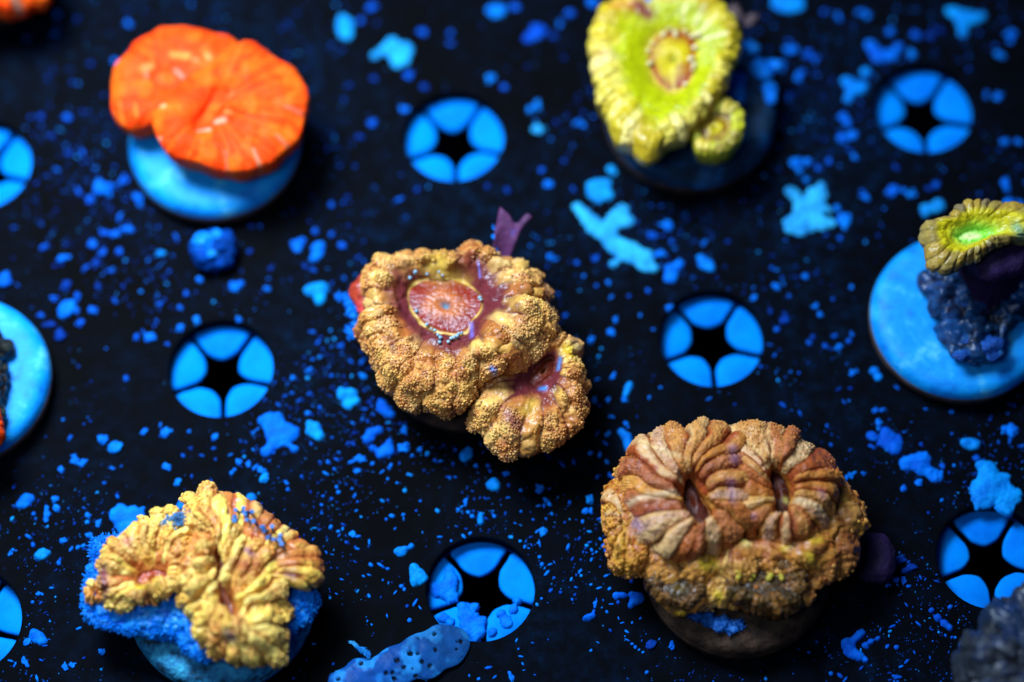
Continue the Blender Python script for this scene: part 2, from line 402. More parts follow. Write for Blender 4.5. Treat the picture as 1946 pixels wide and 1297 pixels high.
    ext = np.concatenate([[ks[-1]-2*np.pi], ks, [ks[0]+2*np.pi]])
    k = np.searchsorted(ext, T) ; k = np.clip(k, 1, len(ext)-1)
    lo, hi = ext[k-1], ext[k]; nearlo = (T-lo) < (hi-T)
    idx = np.where(nearlo, k-2, k-1) % ridges
    dd = np.where(nearlo, T-lo, hi-T) / np.maximum((hi-lo)/2, 1e-4)
    prof = np.sqrt(np.clip(1 - dd**2, 0, 1))**(0.5/rsharp)
    env = sstep(rstart, rstart+0.35, W - sk[idx]*0.4)*np.where(SEC == 3, np.clip(1-U*1.2, 0, 1), 1)*np.where(SEC == 0, 0, 1)
    bd = 1 + bead*np.sin(W*18 + ph[idx])
    ridge = ramp_*hk[idx]*env*(prof*bd - 0.35)
    lumpn = fbm(flat, 3.2, seed+11, 3).reshape(nr, nth)*lump*np.where(SEC == 0, 0.15, 1)
    cid = None; fcl = np.zeros((nr, nth))
    if clus[1] > 0:
        f0_, cid = worley(flat + 17*seed + 0.5*np.stack([fbm(flat + q*9, 1.6, seed+q, 2) for q in range(3)], 1), clus[0], seed+51)
        cid = cid.reshape(nr, nth); fcl = f0_.reshape(nr, nth); lumpn = lumpn + clus[1]*(np.sqrt(np.clip(1 - (f0_.reshape(nr, nth)/0.75)**2, 0, 1)) - 0.4)*env*(0.5 + cid)
    du = np.roll(P, -1, 1) - np.roll(P, 1, 1); dv = np.gradient(P, axis=0)
    N = np.cross(dv, du); N /= np.maximum(np.linalg.norm(N, axis=-1, keepdims=True), 1e-9)
    N = -N if N[n1+2, :, 2].mean() < 0 else N
    P1 = P + N*(ridge + lumpn)[..., None]
    f1 = P1.reshape(-1, 3)
    F1, idc = worley(f1 + seed*31, pap[0], seed+21); F1 = F1.reshape(nr, nth); idc = idc.reshape(nr, nth)
    hb = np.sqrt(np.clip(1 - (F1/0.62)**2, 0, 1)) - 0.45*np.exp(-(F1/0.2)**2)
    smooth_r = (mk[idx] < pal.get('smooth', 0.25))
    pm = np.where(SEC == 0, pal.get('disc_pap', 0.35), env)*np.where(smooth_r & (SEC > 0), 0.18 + 0.5*(1-prof), 1.0)*np.where(SEC == 3, 1-U, 1)
    fn = fbm(f1, 0.5, seed+31, 2).reshape(nr, nth)*fine
    stri = 0.0
    if pal.get('stri', 0) > 0:
        stri = pal['stri']*np.sin(th[None]*pal.get('nstri', 90) + 2*vnoise(flat, 2, seed).reshape(nr, nth))*np.where(SEC == 3, 0, 1)*sstep(0.1, 0.4, np.where(SEC == 0, U*0.6, 1))
    P2 = P1 + N*(hb*pap[1]*pm + fn + stri)[..., None]
    # pigment
    c = lambda k_: alb(*pal[k_])
    rc = np.array([alb(*x) for x in pal['ridge']])[(ck[idx]*len(pal['ridge'])).astype(int)]
    nz = fbm(f1, 2.2, seed+41, 3).reshape(nr, nth)
    col = mix(c('valley'), np.zeros(3), np.zeros((nr, nth)))
    col = mix(col, rc, np.clip(sstep(*pal.get('vw', (0.05, 0.75)), prof + nz*0.25), 0, 1))
    if cid is not None:
        cc_ = np.array([alb(*x) for x in pal['ridge']])[(cid*len(pal['ridge'])).astype(int)]; col = mix(col, cc_, 0.6*env*sstep(0.1, 0.6, prof))
    if 'crest' in pal:
        kc = np.array([alb(*x) for x in pal['crest']])[(mk[idx]*len(pal['crest'])).astype(int)]
        col = mix(col, kc, sstep(0.62, 0.95, prof + nz*0.22)*np.where(ck[idx] < pal.get('crestp', 0.7), 1, 0.15)*sstep(0.15, 0.4, W)*0.9)
    if 'tip' in pal: col = mix(col, c('tip'), np.clip(hb, 0, 1)*pm*pal.get('tipmix', 0.5))
    if 'valley2' in pal: col = mix(col, c('valley2'), np.clip((0.35-hb), 0, 1)*pm*1.1)
    if 'band' in pal:      # paler or darker patches along the ridges
        col = mix(col, c('band'), sstep(0.1, 0.5, nz)*pal.get('bandmix', 0.5))
    ws = pal.get('slope_w', (0.1, 0.35))
    col = mix(c('slope'), col, sstep(ws[0], ws[1], W + nz*0.12)) if 'slope' in pal else col
    if 'ring' in pal: col = mix(col, c('ring'), np.exp(-((W)/pal.get('ring_w', 0.03))**2)*(SEC == 1))
    dcol = mix(c('disc_in'), c('disc_out'), sstep(pal.get('d0', 0.2), pal.get('d1', 0.8), U + nz*0.25)) if 'disc_in' in pal else col
    if 'disc_in' in pal:
        st = 0.5 + 0.5*np.sin(th[None]*40 + nz*3); dcol = mix(dcol, c('disc_in'), st*0.35*sstep(0.95, 0.3, U))
        col = np.where((SEC == 0)[..., None], dcol, col)
        if 'mouth' in pal: col = mix(col, c('mouth'), np.exp(-(U/0.13)**2)*(SEC == 0))
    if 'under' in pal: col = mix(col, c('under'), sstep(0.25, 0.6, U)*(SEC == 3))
    if 'rimc' in pal: col = mix(col, c('rimc'), sstep(0.72, 0.98, W)*np.where(SEC == 3, 1-U, 1)*pal.get('rimmix', 0.8))
    for s in spots:
        (x1, y1), (x2, y2), wd, cc, st_ = s
        a_, b_ = at(*crop(cr, [(x1, y1)])[0], (zr+zc)/2)[:2], at(*crop(cr, [(x2, y2)])[0], (zr+zc)/2)[:2]
        ab = b_-a_; q = P2[..., :2]-a_; t = np.clip((q@ab)/max(ab@ab, 1e-9), 0, 1); d = np.linalg.norm(q - t[..., None]*ab, axis=-1)
        ww = wd/CROPS[cr][2]/13.3; col = mix(col, alb(*cc), np.exp(-(d/ww)**2)*st_*np.where(SEC == 3, 0.3, 1))
    V = P2.reshape(-1, 3)
    i = np.arange(nr-1)[:,None]*nth; jn = np.arange(nth)[None]
    F = np.stack([i+jn, i+nth+jn, i+nth+(jn+1) % nth, i+(jn+1) % nth], -1).reshape(-1, 4)
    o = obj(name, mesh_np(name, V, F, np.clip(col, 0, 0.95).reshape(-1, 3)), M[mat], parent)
    if papb: papillae(o, P2, N, env, prof, SEC, smooth_r, nz, pal, papb, rng, col, fcl)
    return o, P2, SEC, W
def papillae(parent, P, N, env, prof, SEC, smooth_r, nz, pal, spec, rng, col, fcl):
    """little dimpled knobs spread over the flesh, kept a minimum distance apart"""
    n, r0, r1, pmin, gap = spec
    du = np.linalg.norm(np.roll(P, -1, 1) - P, axis=-1); dv = np.linalg.norm(np.gradient(P, axis=0), axis=-1)
    w = (du*dv)*((SEC == 1) | (SEC == 2) | ((SEC == 3) & (env > 0.35)))*sstep(0.35, 0.8, env)*(prof > pmin)*np.where(smooth_r, 0.06, 1.0)*(0.08 + sstep(-0.35, 0.2, nz))*sstep(0.7, 0.5, fcl)
    w = w.ravel(); w /= w.sum(); pick_ = rng.choice(len(w), n*3, p=w); Pf, Nf = P.reshape(-1, 3), N.reshape(-1, 3); nzf = nz.ravel()
    grid, keep = {}, []
    for i in pick_:
        p = Pf[i]; k = tuple((p/gap).astype(int)); ok = True
        for a in (-1, 0, 1):
            for b in (-1, 0, 1):
                for d in (-1, 0, 1):
                    for q in grid.get((k[0]+a, k[1]+b, k[2]+d), ()):
                        if (p[0]-q[0])**2 + (p[1]-q[1])**2 + (p[2]-q[2])**2 < gap*gap: ok = False; break
                    if not ok: break
                if not ok: break
            if not ok: break
        if ok:
            grid.setdefault(k, []).append(p); keep.append(i)
            if len(keep) >= n: break
    keep = np.array(keep); m = len(keep); p, nn = Pf[keep], Nf[keep] + rng.uniform(-0.3, 0.3, (m, 3)) ; nn /= np.linalg.norm(nn, axis=1)[:,None]
    t1 = np.cross(nn, [0.31, 0.53, 0.79]); t1 /= np.linalg.norm(t1, axis=1)[:,None]; t2 = np.cross(nn, t1)
    rad = rng.uniform(r0, r1, m)*(0.8 + 0.5*rng.rand(m)**2); el = rng.uniform(0.8, 1.25, m)
    K = 7; V, C_ = [], []
    base = np.array([alb(*x) for x in pal['papcol']])[rng.randint(0, len(pal['papcol']), m)]
    base = (0.3*base + 0.8*col.reshape(-1, 3)[keep])*(0.9 + 0.2*rng.rand(m))[:,None]
    low = alb(*pal['valley'])[None]*0.5 + base*0.5; dim_ = base*np.array([0.8, 0.62, 0.55])
    for rr, hh, cc in ((0.85, -0.5, low), (1.0, 0.25, base), (0.86, 0.62, base), (0.5, 0.8, base), (0.2, 0.62, dim_)):
        for a in range(K):
            an = 2*math.pi*a/K; V.append(p + (t1*math.cos(an)*el[:,None] + t2*math.sin(an)/el[:,None])*(rad*rr)[:,None] + nn*(rad*hh)[:,None]); C_.append(cc)
    V = np.stack(V, 1).reshape(-1, 3); C_ = np.stack(C_, 1).reshape(-1, 3); nv = 5*K
    q = []
    for l in range(4):
        for a in range(K): q.append((l*K+a, l*K+(a+1) % K, (l+1)*K+(a+1) % K, (l+1)*K+a))
    F = (np.array(q)[None] + (np.arange(m)*nv)[:,None,None]).reshape(-1, 4)
    o = obj('papillae', mesh_np('papillae', V, F, np.clip(C_, 0, 0.95)), M['coral'], parent); o['kind'] = 'stuff'; return o
def surf_z(Pg, xy):
    d = (Pg[..., 0]-xy[0])**2 + (Pg[..., 1]-xy[1])**2
    return Pg.reshape(-1, 3)[np.argmin(d)][2] if False else Pg[..., 2][d < d.min() + 0.35].max()
def on_surface(Pg, px, py, z0):
    z = z0
    for _ in range(4):
        q = at(px, py, z); z = surf_z(Pg, q[:2])
    return np.array([q[0], q[1], z])
ICO = None
def ico(sub=1):
    import bmesh
    bm = bmesh.new(); bmesh.ops.create_icosphere(bm, subdivisions=sub, radius=1.0)
    V = np.array([v.co[:] for v in bm.verts]); F = np.array([[v.index for v in f.verts] for f in bm.faces]); bm.free(); return V, F
def beads(name, parent, pts, rad, mat, rng, squash=1.0):
    v, f = ico(2); V, F = [], []
    for p in pts:
        r = rad*rng.uniform(0.75, 1.3); F.append(f + len(V)*len(v)); V.append(v*np.array([r, r, r*squash]) + p)
    o = obj(name, mesh_np(name, np.concatenate(V), np.concatenate(F)), mat, parent); o['kind'] = 'stuff'; return o
def spikes(name, parent, pts, nrm, mat, rng, length=(0.5, 1.1), rad=(0.10, 0.2), kind='stuff'):
    """short tufts: four-sided leaning spikes with blunt tips"""
    V, F = [], []
    for p, n_ in zip(pts, nrm):
        d = n_ + rng.uniform(-0.7, 0.7, 3); d /= np.linalg.norm(d); L = rng.uniform(*length); r = rng.uniform(*rad)
        a = np.cross(d, [0.3, 0.5, 0.8]); a /= np.linalg.norm(a); b = np.cross(d, a); k = len(V)
        for q, rr in ((-0.1, r), (0.7, r*0.8), (1.0, r*0.35)):
            V += [p + d*L*q + a*rr, p + d*L*q + b*rr, p + d*L*q - a*rr, p + d*L*q - b*rr]
        for l in (0, 4):
            for i in range(4): F.append((k+l+i, k+l+(i+1) % 4, k+l+4+(i+1) % 4, k+l+4+i))
        F.append((k+8, k+9, k+10, k+11))
    o = obj(name, mesh_np(name, np.array(V), np.array(F)), mat, parent); o['kind'] = kind; return o
def grid_normals(Pg):
    du = np.roll(Pg, -1, 1) - np.roll(Pg, 1, 1); dv = np.gradient(Pg, axis=0); N = np.cross(dv, du)
    N /= np.maximum(np.linalg.norm(N, axis=-1, keepdims=True), 1e-9); return -N if N[N.shape[0]//3, :, 2].mean() < 0 else N
def pick(Pg, mask, n, rng):
    ii = np.argwhere(mask); ii = ii[rng.randint(0, len(ii), n)]; N = grid_normals(Pg)
    return Pg[ii[:,0], ii[:,1]], N[ii[:,0], ii[:,1]]
def in_poly(px, poly):
    x, y = px; ins = False
    for (x1, y1), (x2, y2) in zip(poly, poly[1:] + poly[:1]):
        if (y1 > y) != (y2 > y) and x < (x2-x1)*(y-y1)/(y2-y1) + x1: ins = not ins
    return ins
def to_px(P):
    Y = (P - CPOS) @ CM.T; return np.stack([W0/2 + FPX*Y[..., 0]/-Y[..., 2], H0/2 - FPX*Y[..., 1]/-Y[..., 2]], -1)
#CORALS
# ------------------------------------------------------------------ corals
RNG = np.random.RandomState(11)
# --- orange coral with two heads
ORANGE = dict(ridge=[(255,78,20),(255,70,16),(255,90,24)], valley=(244,58,12), disc_in=(255,100,32), disc_out=(246,66,14), slope=(250,66,14), slope_w=(0.0,0.2),
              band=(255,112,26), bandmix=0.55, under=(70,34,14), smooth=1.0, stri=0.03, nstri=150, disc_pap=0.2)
GREY = (165,128,112)
orange = thing('orange_coral', 'smooth bright orange coral of two overlapping heads with a slit mouth', 'coral', at(400,237,5))
polyp('rear_polyp', orange, 'org', [(150,540),(165,600),(215,650),(280,672),(340,660),(400,640),(520,640),(680,540),(820,380),(880,240),(850,185),(760,140),(680,110),(560,97),(430,103),(370,135),(300,180),(220,270),(165,330),(155,430)],
      disc=[(380,400),(400,350),(470,320),(540,330),(560,380),(520,430),(440,440)], zr=10.4, zc=12.2, zd=11.7, zb=4.9, fc=0.45, under=0.6, ridges=40, ramp_=0.14, pap=(0.5,0.04), fine=0.03, lump=0.3, seed=31, mat='coral_orange',
      pal=ORANGE, nth=420, rows=(10,26,34,10), mouth=0.3,
      spots=[((345,320),(355,390),8,GREY,.65),((515,345),(555,385),11,(186,150,140),.9),((500,262),(580,265),20,(250,160,80),.8),((690,265),(705,290),13,(240,170,110),.9),((620,295),(640,295),12,(240,160,100),.8),((1015,240),(1020,250),6,GREY,.65),((200,520),(215,620),8,(255,150,60),.6),((290,540),(300,610),8,(255,150,60),.6),((330,345),(380,325),14,(240,150,90),.7)])
polyp('front_polyp', orange, 'org', [(375,600),(400,690),(440,760),(510,820),(620,855),(720,890),(800,895),(880,910),(960,885),(1060,850),(1120,780),(1180,740),(1220,680),(1228,610),(1242,540),(1247,470),(1222,400),(1180,340),(1110,300),(1040,240),(960,195),(900,180),(835,215),(760,285),(650,350),(560,400),(480,480),(410,560)],
      disc=[(770,445),(800,470),(800,520),(750,590),(700,650),(640,680),(620,660),(640,600),(690,530),(730,470)], zr=11.7, zc=13.3, zd=12.0, zb=4.9, fc=0.4, pin=0.5, under=0.62, ridges=60, ramp_=0.22, pap=(0.5,0.05), fine=0.03, lump=0.28, seed=32, mat='coral_orange',
      pal=ORANGE, nth=520, rows=(12,40,44,12), mouth=-0.3, bumps=[(800,560,40,1.2)], twist=0.1,
      spots=[((1130,545),(1220,575),8,GREY,.65),((1085,710),(1135,755),8,GREY,.65),((795,800),(800,890),6,GREY,.65),((950,790),(980,860),9,(170,140,120),1),((400,710),(425,720),10,(225,160,140),1),((425,535),(450,545),12,(235,180,140),1),((740,630),(790,630),13,(220,170,150),.9),((640,675),(700,675),11,(200,170,160),1),((800,600),(830,600),10,(250,160,90),.7),((810,480),(830,470),10,(250,150,100),.6)])
# --- large yellow coral
YEL = dict(ridge=[(196,190,44),(202,200,84),(186,178,30),(214,212,130),(178,166,36)], valley=(160,152,10), slope=(168,188,4), slope_w=(0.3,0.52), ring=(196,190,60), ring_w=0.05, disc_in=(192,186,26), disc_out=(150,72,26), d0=0.35, d1=0.9,
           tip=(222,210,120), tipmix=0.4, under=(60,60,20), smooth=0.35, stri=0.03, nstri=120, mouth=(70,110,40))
yellow = thing('yellow_coral', 'large yellow-green coral with a brown-ringed oval mouth and a small bud', 'coral', at(1316,182,5))
o, P_, S_, W_ = polyp('main_polyp', yellow, 'yel', [(150,350),(165,230),(190,150),(240,70),(320,20),(400,-20),(470,-60),(580,-70),(700,-80),(850,-55),(960,0),(1060,60),(1120,140),(1160,220),(1165,300),(1140,400),(1095,440),(1085,500),(1060,590),(1030,640),(970,720),(930,790),(860,850),(780,940),(700,970),(640,1020),(580,1070),(530,1090),(480,1060),(410,1010),(340,990),(320,920),(290,850),(250,770),(210,690),(220,600),(190,520),(185,440)],
      disc=[(550,390),(570,300),(620,240),(700,212),(800,215),(868,270),(872,380),(860,480),(830,560),(760,612),(690,625),(620,570),(568,490)], zr=12.3, zc=14.6, zd=12.8, fc=0.7, pin=0.8, under=0.6, ridges=40, ramp_=0.75, rsharp=0.6, bead=0.2, pap=(0.8,0.16), fine=0.05, lump=0.35, seed=41,
      pal=YEL, nth=560, rows=(16,40,40,10), mouth=0.7, rstart=0.3,
      spots=[((470,60),(540,110),55,(120,52,58),1),((300,60),(420,70),40,(190,120,50),.6),((540,15),(545,20),20,(10,110,250),1),((700,330),(725,610),13,(215,210,70),.8),((1060,430),(1085,440),14,(70,70,20),.9),((170,380),(250,400),20,(150,110,20),.6),((800,60),(780,160),12,(222,226,160),.8),((930,60),(860,180),12,(222,226,170),.8),((1010,130),(910,220),12,(222,226,180),.8),((1080,260),(920,280),11,(222,226,190),.8)])
wb = [(575,300),(640,250),(655,235),(730,225),(735,245),(800,215),(805,235),(845,255),(870,240),(890,240),(865,330),(850,400),(835,410),(860,450),(548,350),(555,440),(575,430),(850,480),(800,580),(690,200)]
beads('septal_teeth', yellow, [on_surface(P_, *crop('yel', [q])[0], 13) + [0,0,0.15] for q in wb], 0.36, M['cream_bead'], RNG)
polyp('bud_polyp', yellow, 'yel', [(850,890),(865,990),(890,1045),(960,1055),(1040,1055),(1110,1010),(1170,940),(1195,850),(1170,750),(1120,710),(1060,670),(990,680),(955,760),(890,830)],
      disc=[(920,900),(940,840),(1000,810),(1070,820),(1100,870),(1060,920),(990,950),(940,950)], zr=10.8, zc=11.8, zd=11.2, fc=0.55, under=0.5, ridges=18, ramp_=0.35, pap=(0.6,0.12), lump=0.25, seed=42, nth=260, rows=(10,20,22,10), mouth=0.5,
      pal=dict(YEL, ridge=[(176,190,30),(196,190,70),(150,150,60)], valley=(120,120,30), slope=(110,74,50), slope_w=(0.1,0.3), disc_out=(120,80,30), rimc=(186,204,30)))
# --- golden-brown centre coral
GOLD = dict(ridge=[(194,146,72),(180,124,60),(202,170,102),(216,196,136),(158,98,50),(200,172,86),(168,108,56)], vw=(0.2,0.9), valley=(98,42,44), tip=(218,178,104), tipmix=0.75, valley2=(112,50,36), slope=(98,40,50), slope_w=(0.17,0.43), ring=(196,172,90), ring_w=0.018,
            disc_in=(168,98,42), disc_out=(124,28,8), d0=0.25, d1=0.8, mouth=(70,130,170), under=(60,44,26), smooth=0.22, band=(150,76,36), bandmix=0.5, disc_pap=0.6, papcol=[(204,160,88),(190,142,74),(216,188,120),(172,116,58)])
gold = thing('golden_brown_coral', 'knobbly golden-brown coral with a red round mouth disc and a lower second head', 'coral', at(884,629,5))
o, P_, S_, W_ = polyp('main_polyp', gold, 'ctr', [(222,345),(300,300),(370,295),(450,290),(540,280),(620,290),(700,258),(780,285),(850,310),(920,345),(970,365),(1010,400),(1055,440),(1062,490),(1050,540),(1085,560),(1095,620),(1080,690),(1060,740),(1000,800),(940,840),(880,870),(820,880),(760,900),(700,930),(670,980),(610,1020),(560,1030),(490,1010),(420,990),(350,945),(290,900),(260,850),(250,790),(235,740),(205,710),(180,650),(190,590),(195,520),(208,450),(215,390)],
      disc=[(400,430),(440,390),(510,370),(590,375),(660,400),(720,440),(755,490),(750,540),(710,590),(680,635),(630,650),(570,640),(520,620),(470,590),(430,550),(400,500)], zr=10.0, zc=14.0, zd=11.9, zb=4.8, fc=0.6, pin=0.8, under=0.66, ridges=23, ramp_=1.15, rsharp=0.6, pap=(0.5,0.11), fine=0.05, papb=(4600,0.14,0.23,0.5,0.3), clus=(2.3,0.6), hs=(0.25,1.3), lump=0.7, seed=51,
      pal=GOLD, nth=760, rows=(26,56,64,10), mouth=0.6, bumps=[(880,690,130,2.6),(760,800,80,1.0),(920,480,90,1.0),(450,300,120,-0.9)], rstart=0.12,
      spots=[((340,380),(370,480),40,(108,46,56),.8),((640,300),(740,330),30,(112,48,48),.7),((740,350),(790,430),40,(104,44,54),.85),((690,330),(700,360),25,(110,46,50),.7),((300,470),(320,520),30,(100,50,66),.6),((540,720),(620,760),35,(110,52,46),.7),((310,700),(330,760),20,(110,56,60),.6),((520,320),(560,340),60,(196,176,70),.7),((620,360),(680,390),30,(150,130,50),.5),
             ((250,390),(300,410),24,(224,200,116),.75),((940,360),(965,370),24,(224,200,116),.75),((970,530),(1030,545),26,(224,200,116),.75),((830,610),(890,660),24,(224,200,116),.75),((720,760),(790,780),26,(224,200,116),.75),((260,760),(290,755),20,(224,200,116),.75),((205,640),(215,650),18,(224,200,116),.75),((690,850),(720,880),20,(224,200,116),.75),((230,470),(235,480),20,(224,200,116),.75),((220,600),(225,610),18,(224,200,116),.75),((740,970),(790,1000),20,(224,200,116),.75),((800,860),(815,870),11,(50,140,240),.9),((735,330),(745,400),5,(110,130,240),.7),((700,610),(705,680),10,(110,120,240),.6)])
gb = [(405,380),(432,358),(430,368),(488,362),(545,352),(562,368),(436,540),(486,605),(508,625),(525,633),(540,655),(552,668),(548,690),(590,688),(603,672),(615,668),(632,660),(640,648),(655,645),(742,475),(748,485)]
beads('mouth_beads', gold, [on_surface(P_, *crop('ctr', [q])[0], 13) + [0,0,0.15] for q in gb], 0.25, M['bead'], RNG)
polyp('lower_polyp', gold, 'ctr', [(715,905),(800,875),(890,850),(960,800),(1010,760),(1070,725),(1140,700),(1190,712),(1212,760),(1228,830),(1234,900),(1238,1030),(1212,1080),(1180,1120),(1100,1180),(1010,1195),(930,1228),(880,1215),(830,1180),(790,1160),(760,1100),(725,1060),(708,1000)],
      disc=[(990,868),(1015,825),(1052,785),(1085,765),(1100,795),(1088,845),(1045,880),(1005,888)], zr=8.3, zc=11.6, zd=10.0, zb=4.6, fc=0.55, under=0.6, ridges=17, ramp_=1.05, pap=(0.5,0.11), papb=(1900,0.14,0.23,0.5,0.3), clus=(2.2,0.55), hs=(0.3,1.3), lump=0.5, seed=52, pal=dict(GOLD, slope_w=(0.18,0.4), ring=(120,60,40), disc_in=(128,66,38), disc_out=(104,40,26), mouth=(96,44,26)), nth=520, rows=(14,40,48,10), mouth=0.6, rstart=0.2,
      spots=[((1040,920),(1060,1000),40,(112,46,54),.9),((800,1150),(860,1130),26,(224,200,116),.8),((740,1010),(810,1015),22,(224,200,116),.8),((960,1050),(1000,1000),30,(214,190,80),.5),((880,1070),(920,1110),28,(108,50,80),.7),((1165,745),(1180,760),32,(214,190,50),1),((1035,915),(1055,920),12,(50,140,240),.9),((1130,780),(1120,830),9,(70,140,220),.8)])
polyp('side_lobe', gold, 'ctr', [(120,440),(150,385),(205,335),(255,320),(300,380),(290,470),(250,560),(215,590),(165,555),(135,500)], centre=(215,450), zr=9.0, zc=10.6, zd=10.6, zb=6.0, fc=0.3, under=0.5, ridges=9, ramp_=0.15, pap=(0.7,0.03), lump=0.3, seed=53, nth=180, rows=(3,10,18,8), mouth=0,
      pal=dict(ridge=[(150,54,36),(160,60,40)], valley=(128,42,34), under=(90,40,50), smooth=1.0), mat='coral_wet', spots=[((192,412),(196,415),16,(206,130,40),1),((140,520),(200,560),22,(220,80,90),.9)])
# --- striped brown coral
STR = dict(ridge=[(158,82,40),(146,70,36),(208,186,134),(152,78,42),(192,146,72),(140,68,38),(166,96,50)], crest=[(204,180,136),(180,130,62),(212,196,160),(160,92,48),(192,150,86),(184,164,150)], crestp=0.7, papcol=[(200,150,60),(190,130,54),(212,176,84),(166,100,44)], valley=(84,36,22), tip=(196,128,64), tipmix=0.3, valley2=(116,56,26), slope=(150,96,34), slope_w=(0.02,0.1), disc_in=(78,32,14), disc_out=(64,22,12),
           under=(70,46,20), smooth=0.3, band=(176,116,66), bandmix=0.3, stri=0.03, nstri=150)
striped = thing('striped_brown_coral', 'ridged rust and cream striped coral with two dark slit mouths and mossy patches', 'coral', at(1408,1054,5))
polyp('base_mound', striped, 'brn', [(110,490),(150,420),(190,330),(270,230),(400,140),(600,125),(790,130),(1000,120),(1140,165),(1280,260),(1360,385),(1420,422),(1462,480),(1502,560),(1515,640),(1452,720),(1432,820),(1372,890),(1282,912),(1212,950),(1200,1010),(1110,1080),(1000,1088),(900,1060),(800,1072),(700,1052),(640,1060),(550,1088),(490,1072),(400,1010),(340,930),(318,872),(240,862),(180,822),(150,740),(118,650)],
      centre=(800,720), zr=7.6, zc=9.4, zd=9.4, fc=0.45, zb=4.6, under=0.7, ridges=34, ramp_=0.35, pap=(0.7,0.12), papb=(380,0.2,0.34,0.2,0.5), clus=(3.4,1.3), bumps=[(640,830,70,1.6),(820,790,70,2.0),(1000,760,70,2.2),(1200,770,80,2.2),(1330,620,90,2.0),(420,830,60,1.4)], lump=0.7, seed=61, nth=640, rows=(4,40,54,10), mouth=0,
      pal=dict(STR, crestp=0.0, ridge=[(158,92,40),(140,78,34),(196,150,66),(132,72,34),(204,176,100),(166,104,44)], valley=(92,50,26), tip=(206,160,70), tipmix=0.55, band=(196,150,56), slope=(140,84,30), smooth=0.1, disc_in=(140,84,30), disc_out=(140,84,30)),
      spots=[((1400,600),(1440,800),90,(104,66,40),.7),((1340,470),(1345,475),24,(206,180,80),.9),((1390,480),(1392,490),22,(196,160,70),.9),((1470,640),(1475,650),24,(200,160,70),.9),((1190,830),(1200,835),24,(206,190,60),.9),((640,865),(680,860),30,(200,190,50),.9),((850,750),(855,760),28,(200,190,110),.9),((1210,750),(1240,745),22,(196,176,50),.8),((1280,620),(1285,625),28,(216,190,110),.9),((710,1000),(725,1010),20,(206,190,50),.9),((500,1075),(540,1085),22,(206,180,50),.9),((780,1060),(800,1070),22,(206,180,60),.8),((1060,780),(1080,770),22,(200,180,50),.8)])
polyp('left_polyp', striped, 'brn', [(186,330),(215,260),(275,195),(340,150),(410,112),(500,97),(600,105),(660,90),(725,90),(800,130),(870,200),(905,310),(912,420),(905,520),(890,610),(850,690),(780,760),(690,790),(610,815),(540,820),(460,790),(390,772),(310,710),(265,650),(220,570),(195,480),(182,400)],
      disc=[(522,400),(546,355),(585,372),(612,430),(632,485),(668,545),(668,605),(628,655),(592,620),(562,565),(538,505),(520,455)], arc=True, zr=9.6, zc=14.9, zd=11.6, zb=6.5, fc=0.22, pin=0.6, under=0.75, ridges=19, ramp_=1.2, rsharp=0.62, bead=0.12, pap=(0.42,0.14), papb=(1700,0.09,0.16,0.35,0.28), fine=0.1, lump=0.65, seed=62, pal=STR, nth=640, rows=(10,36,64,8), mouth=0.3, rstart=-0.02, twist=0.3, hs=(0.35,1.25),
      spots=[((260,600),(300,640),24,(120,100,160),.7),((790,240),(800,310),26,(130,110,165),.6),((780,430),(790,520),22,(126,104,160),.5),((180,500),(210,540),34,(60,60,90),.7),((230,500),(500,480),16,(214,206,176),.7),((300,690),(500,620),14,(206,186,130),.6),((300,180),(500,290),14,(210,196,150),.7)])
polyp('right_polyp', striped, 'brn', [(742,230),(780,150),(850,105),(935,95),(1000,90),(1080,118),(1140,150),(1165,195),(1222,212),(1280,252),(1330,312),(1352,382),(1350,470),(1325,560),(1300,640),(1230,705),(1160,735),(1100,765),(1030,735),(950,700),(870,690),(790,650),(745,560),(730,450),(730,330)],
      disc=[(980,370),(1006,325),(1050,335),(1082,385),(1102,445),(1106,505),(1092,565),(1060,595),(1028,572),(1004,510),(990,440)], arc=True, zr=9.3, zc=14.5, zd=11.2, zb=6.5, fc=0.22, pin=0.6, under=0.75, ridges=18, ramp_=1.15, rsharp=0.62, bead=0.12, pap=(0.42,0.14), papb=(1500,0.09,0.16,0.35,0.28), fine=0.1, lump=0.65, seed=65, pal=STR, nth=600, rows=(10,36,64,8), mouth=0.3, rstart=-0.02, twist=0.3, hs=(0.35,1.25),
      spots=[((860,510),(960,520),50,(180,140,60),.8),((850,600),(900,600),18,(126,104,160),.5),((1260,480),(1270,500),20,(126,104,150),.5),((1080,470),(1082,480),14,(170,170,100),.9),((1130,520),(1270,560),18,(212,200,160),.7),((880,210),(930,260),16,(206,186,130),.6)])
o, PL_, S_, W_ = polyp('mossy_polyp', striped, 'brn', [(330,900),(380,860),(470,845),(570,850),(640,900),(650,980),(620,1040),(540,1075),(450,1050),(380,1000)], disc=[(430,950),(470,910),(540,910),(580,950),(550,1000),(470,1000)], zr=7.8, zc=10.2, zd=9.6, zb=4.7, fc=0.5, under=0.65, ridges=16, ramp_=0.4, pap=(0.6,0.3), lump=0.5, seed=66, nth=300, rows=(8,24,26,8), mouth=0.3,
      pal=dict(ridge=[(96,66,32),(140,96,42),(56,44,26),(120,84,40)], valley=(26,20,12), tip=(120,104,56), tipmix=0.5, under=(30,26,20), smooth=0.0, disc_in=(100,84,40), disc_out=(60,50,30)))
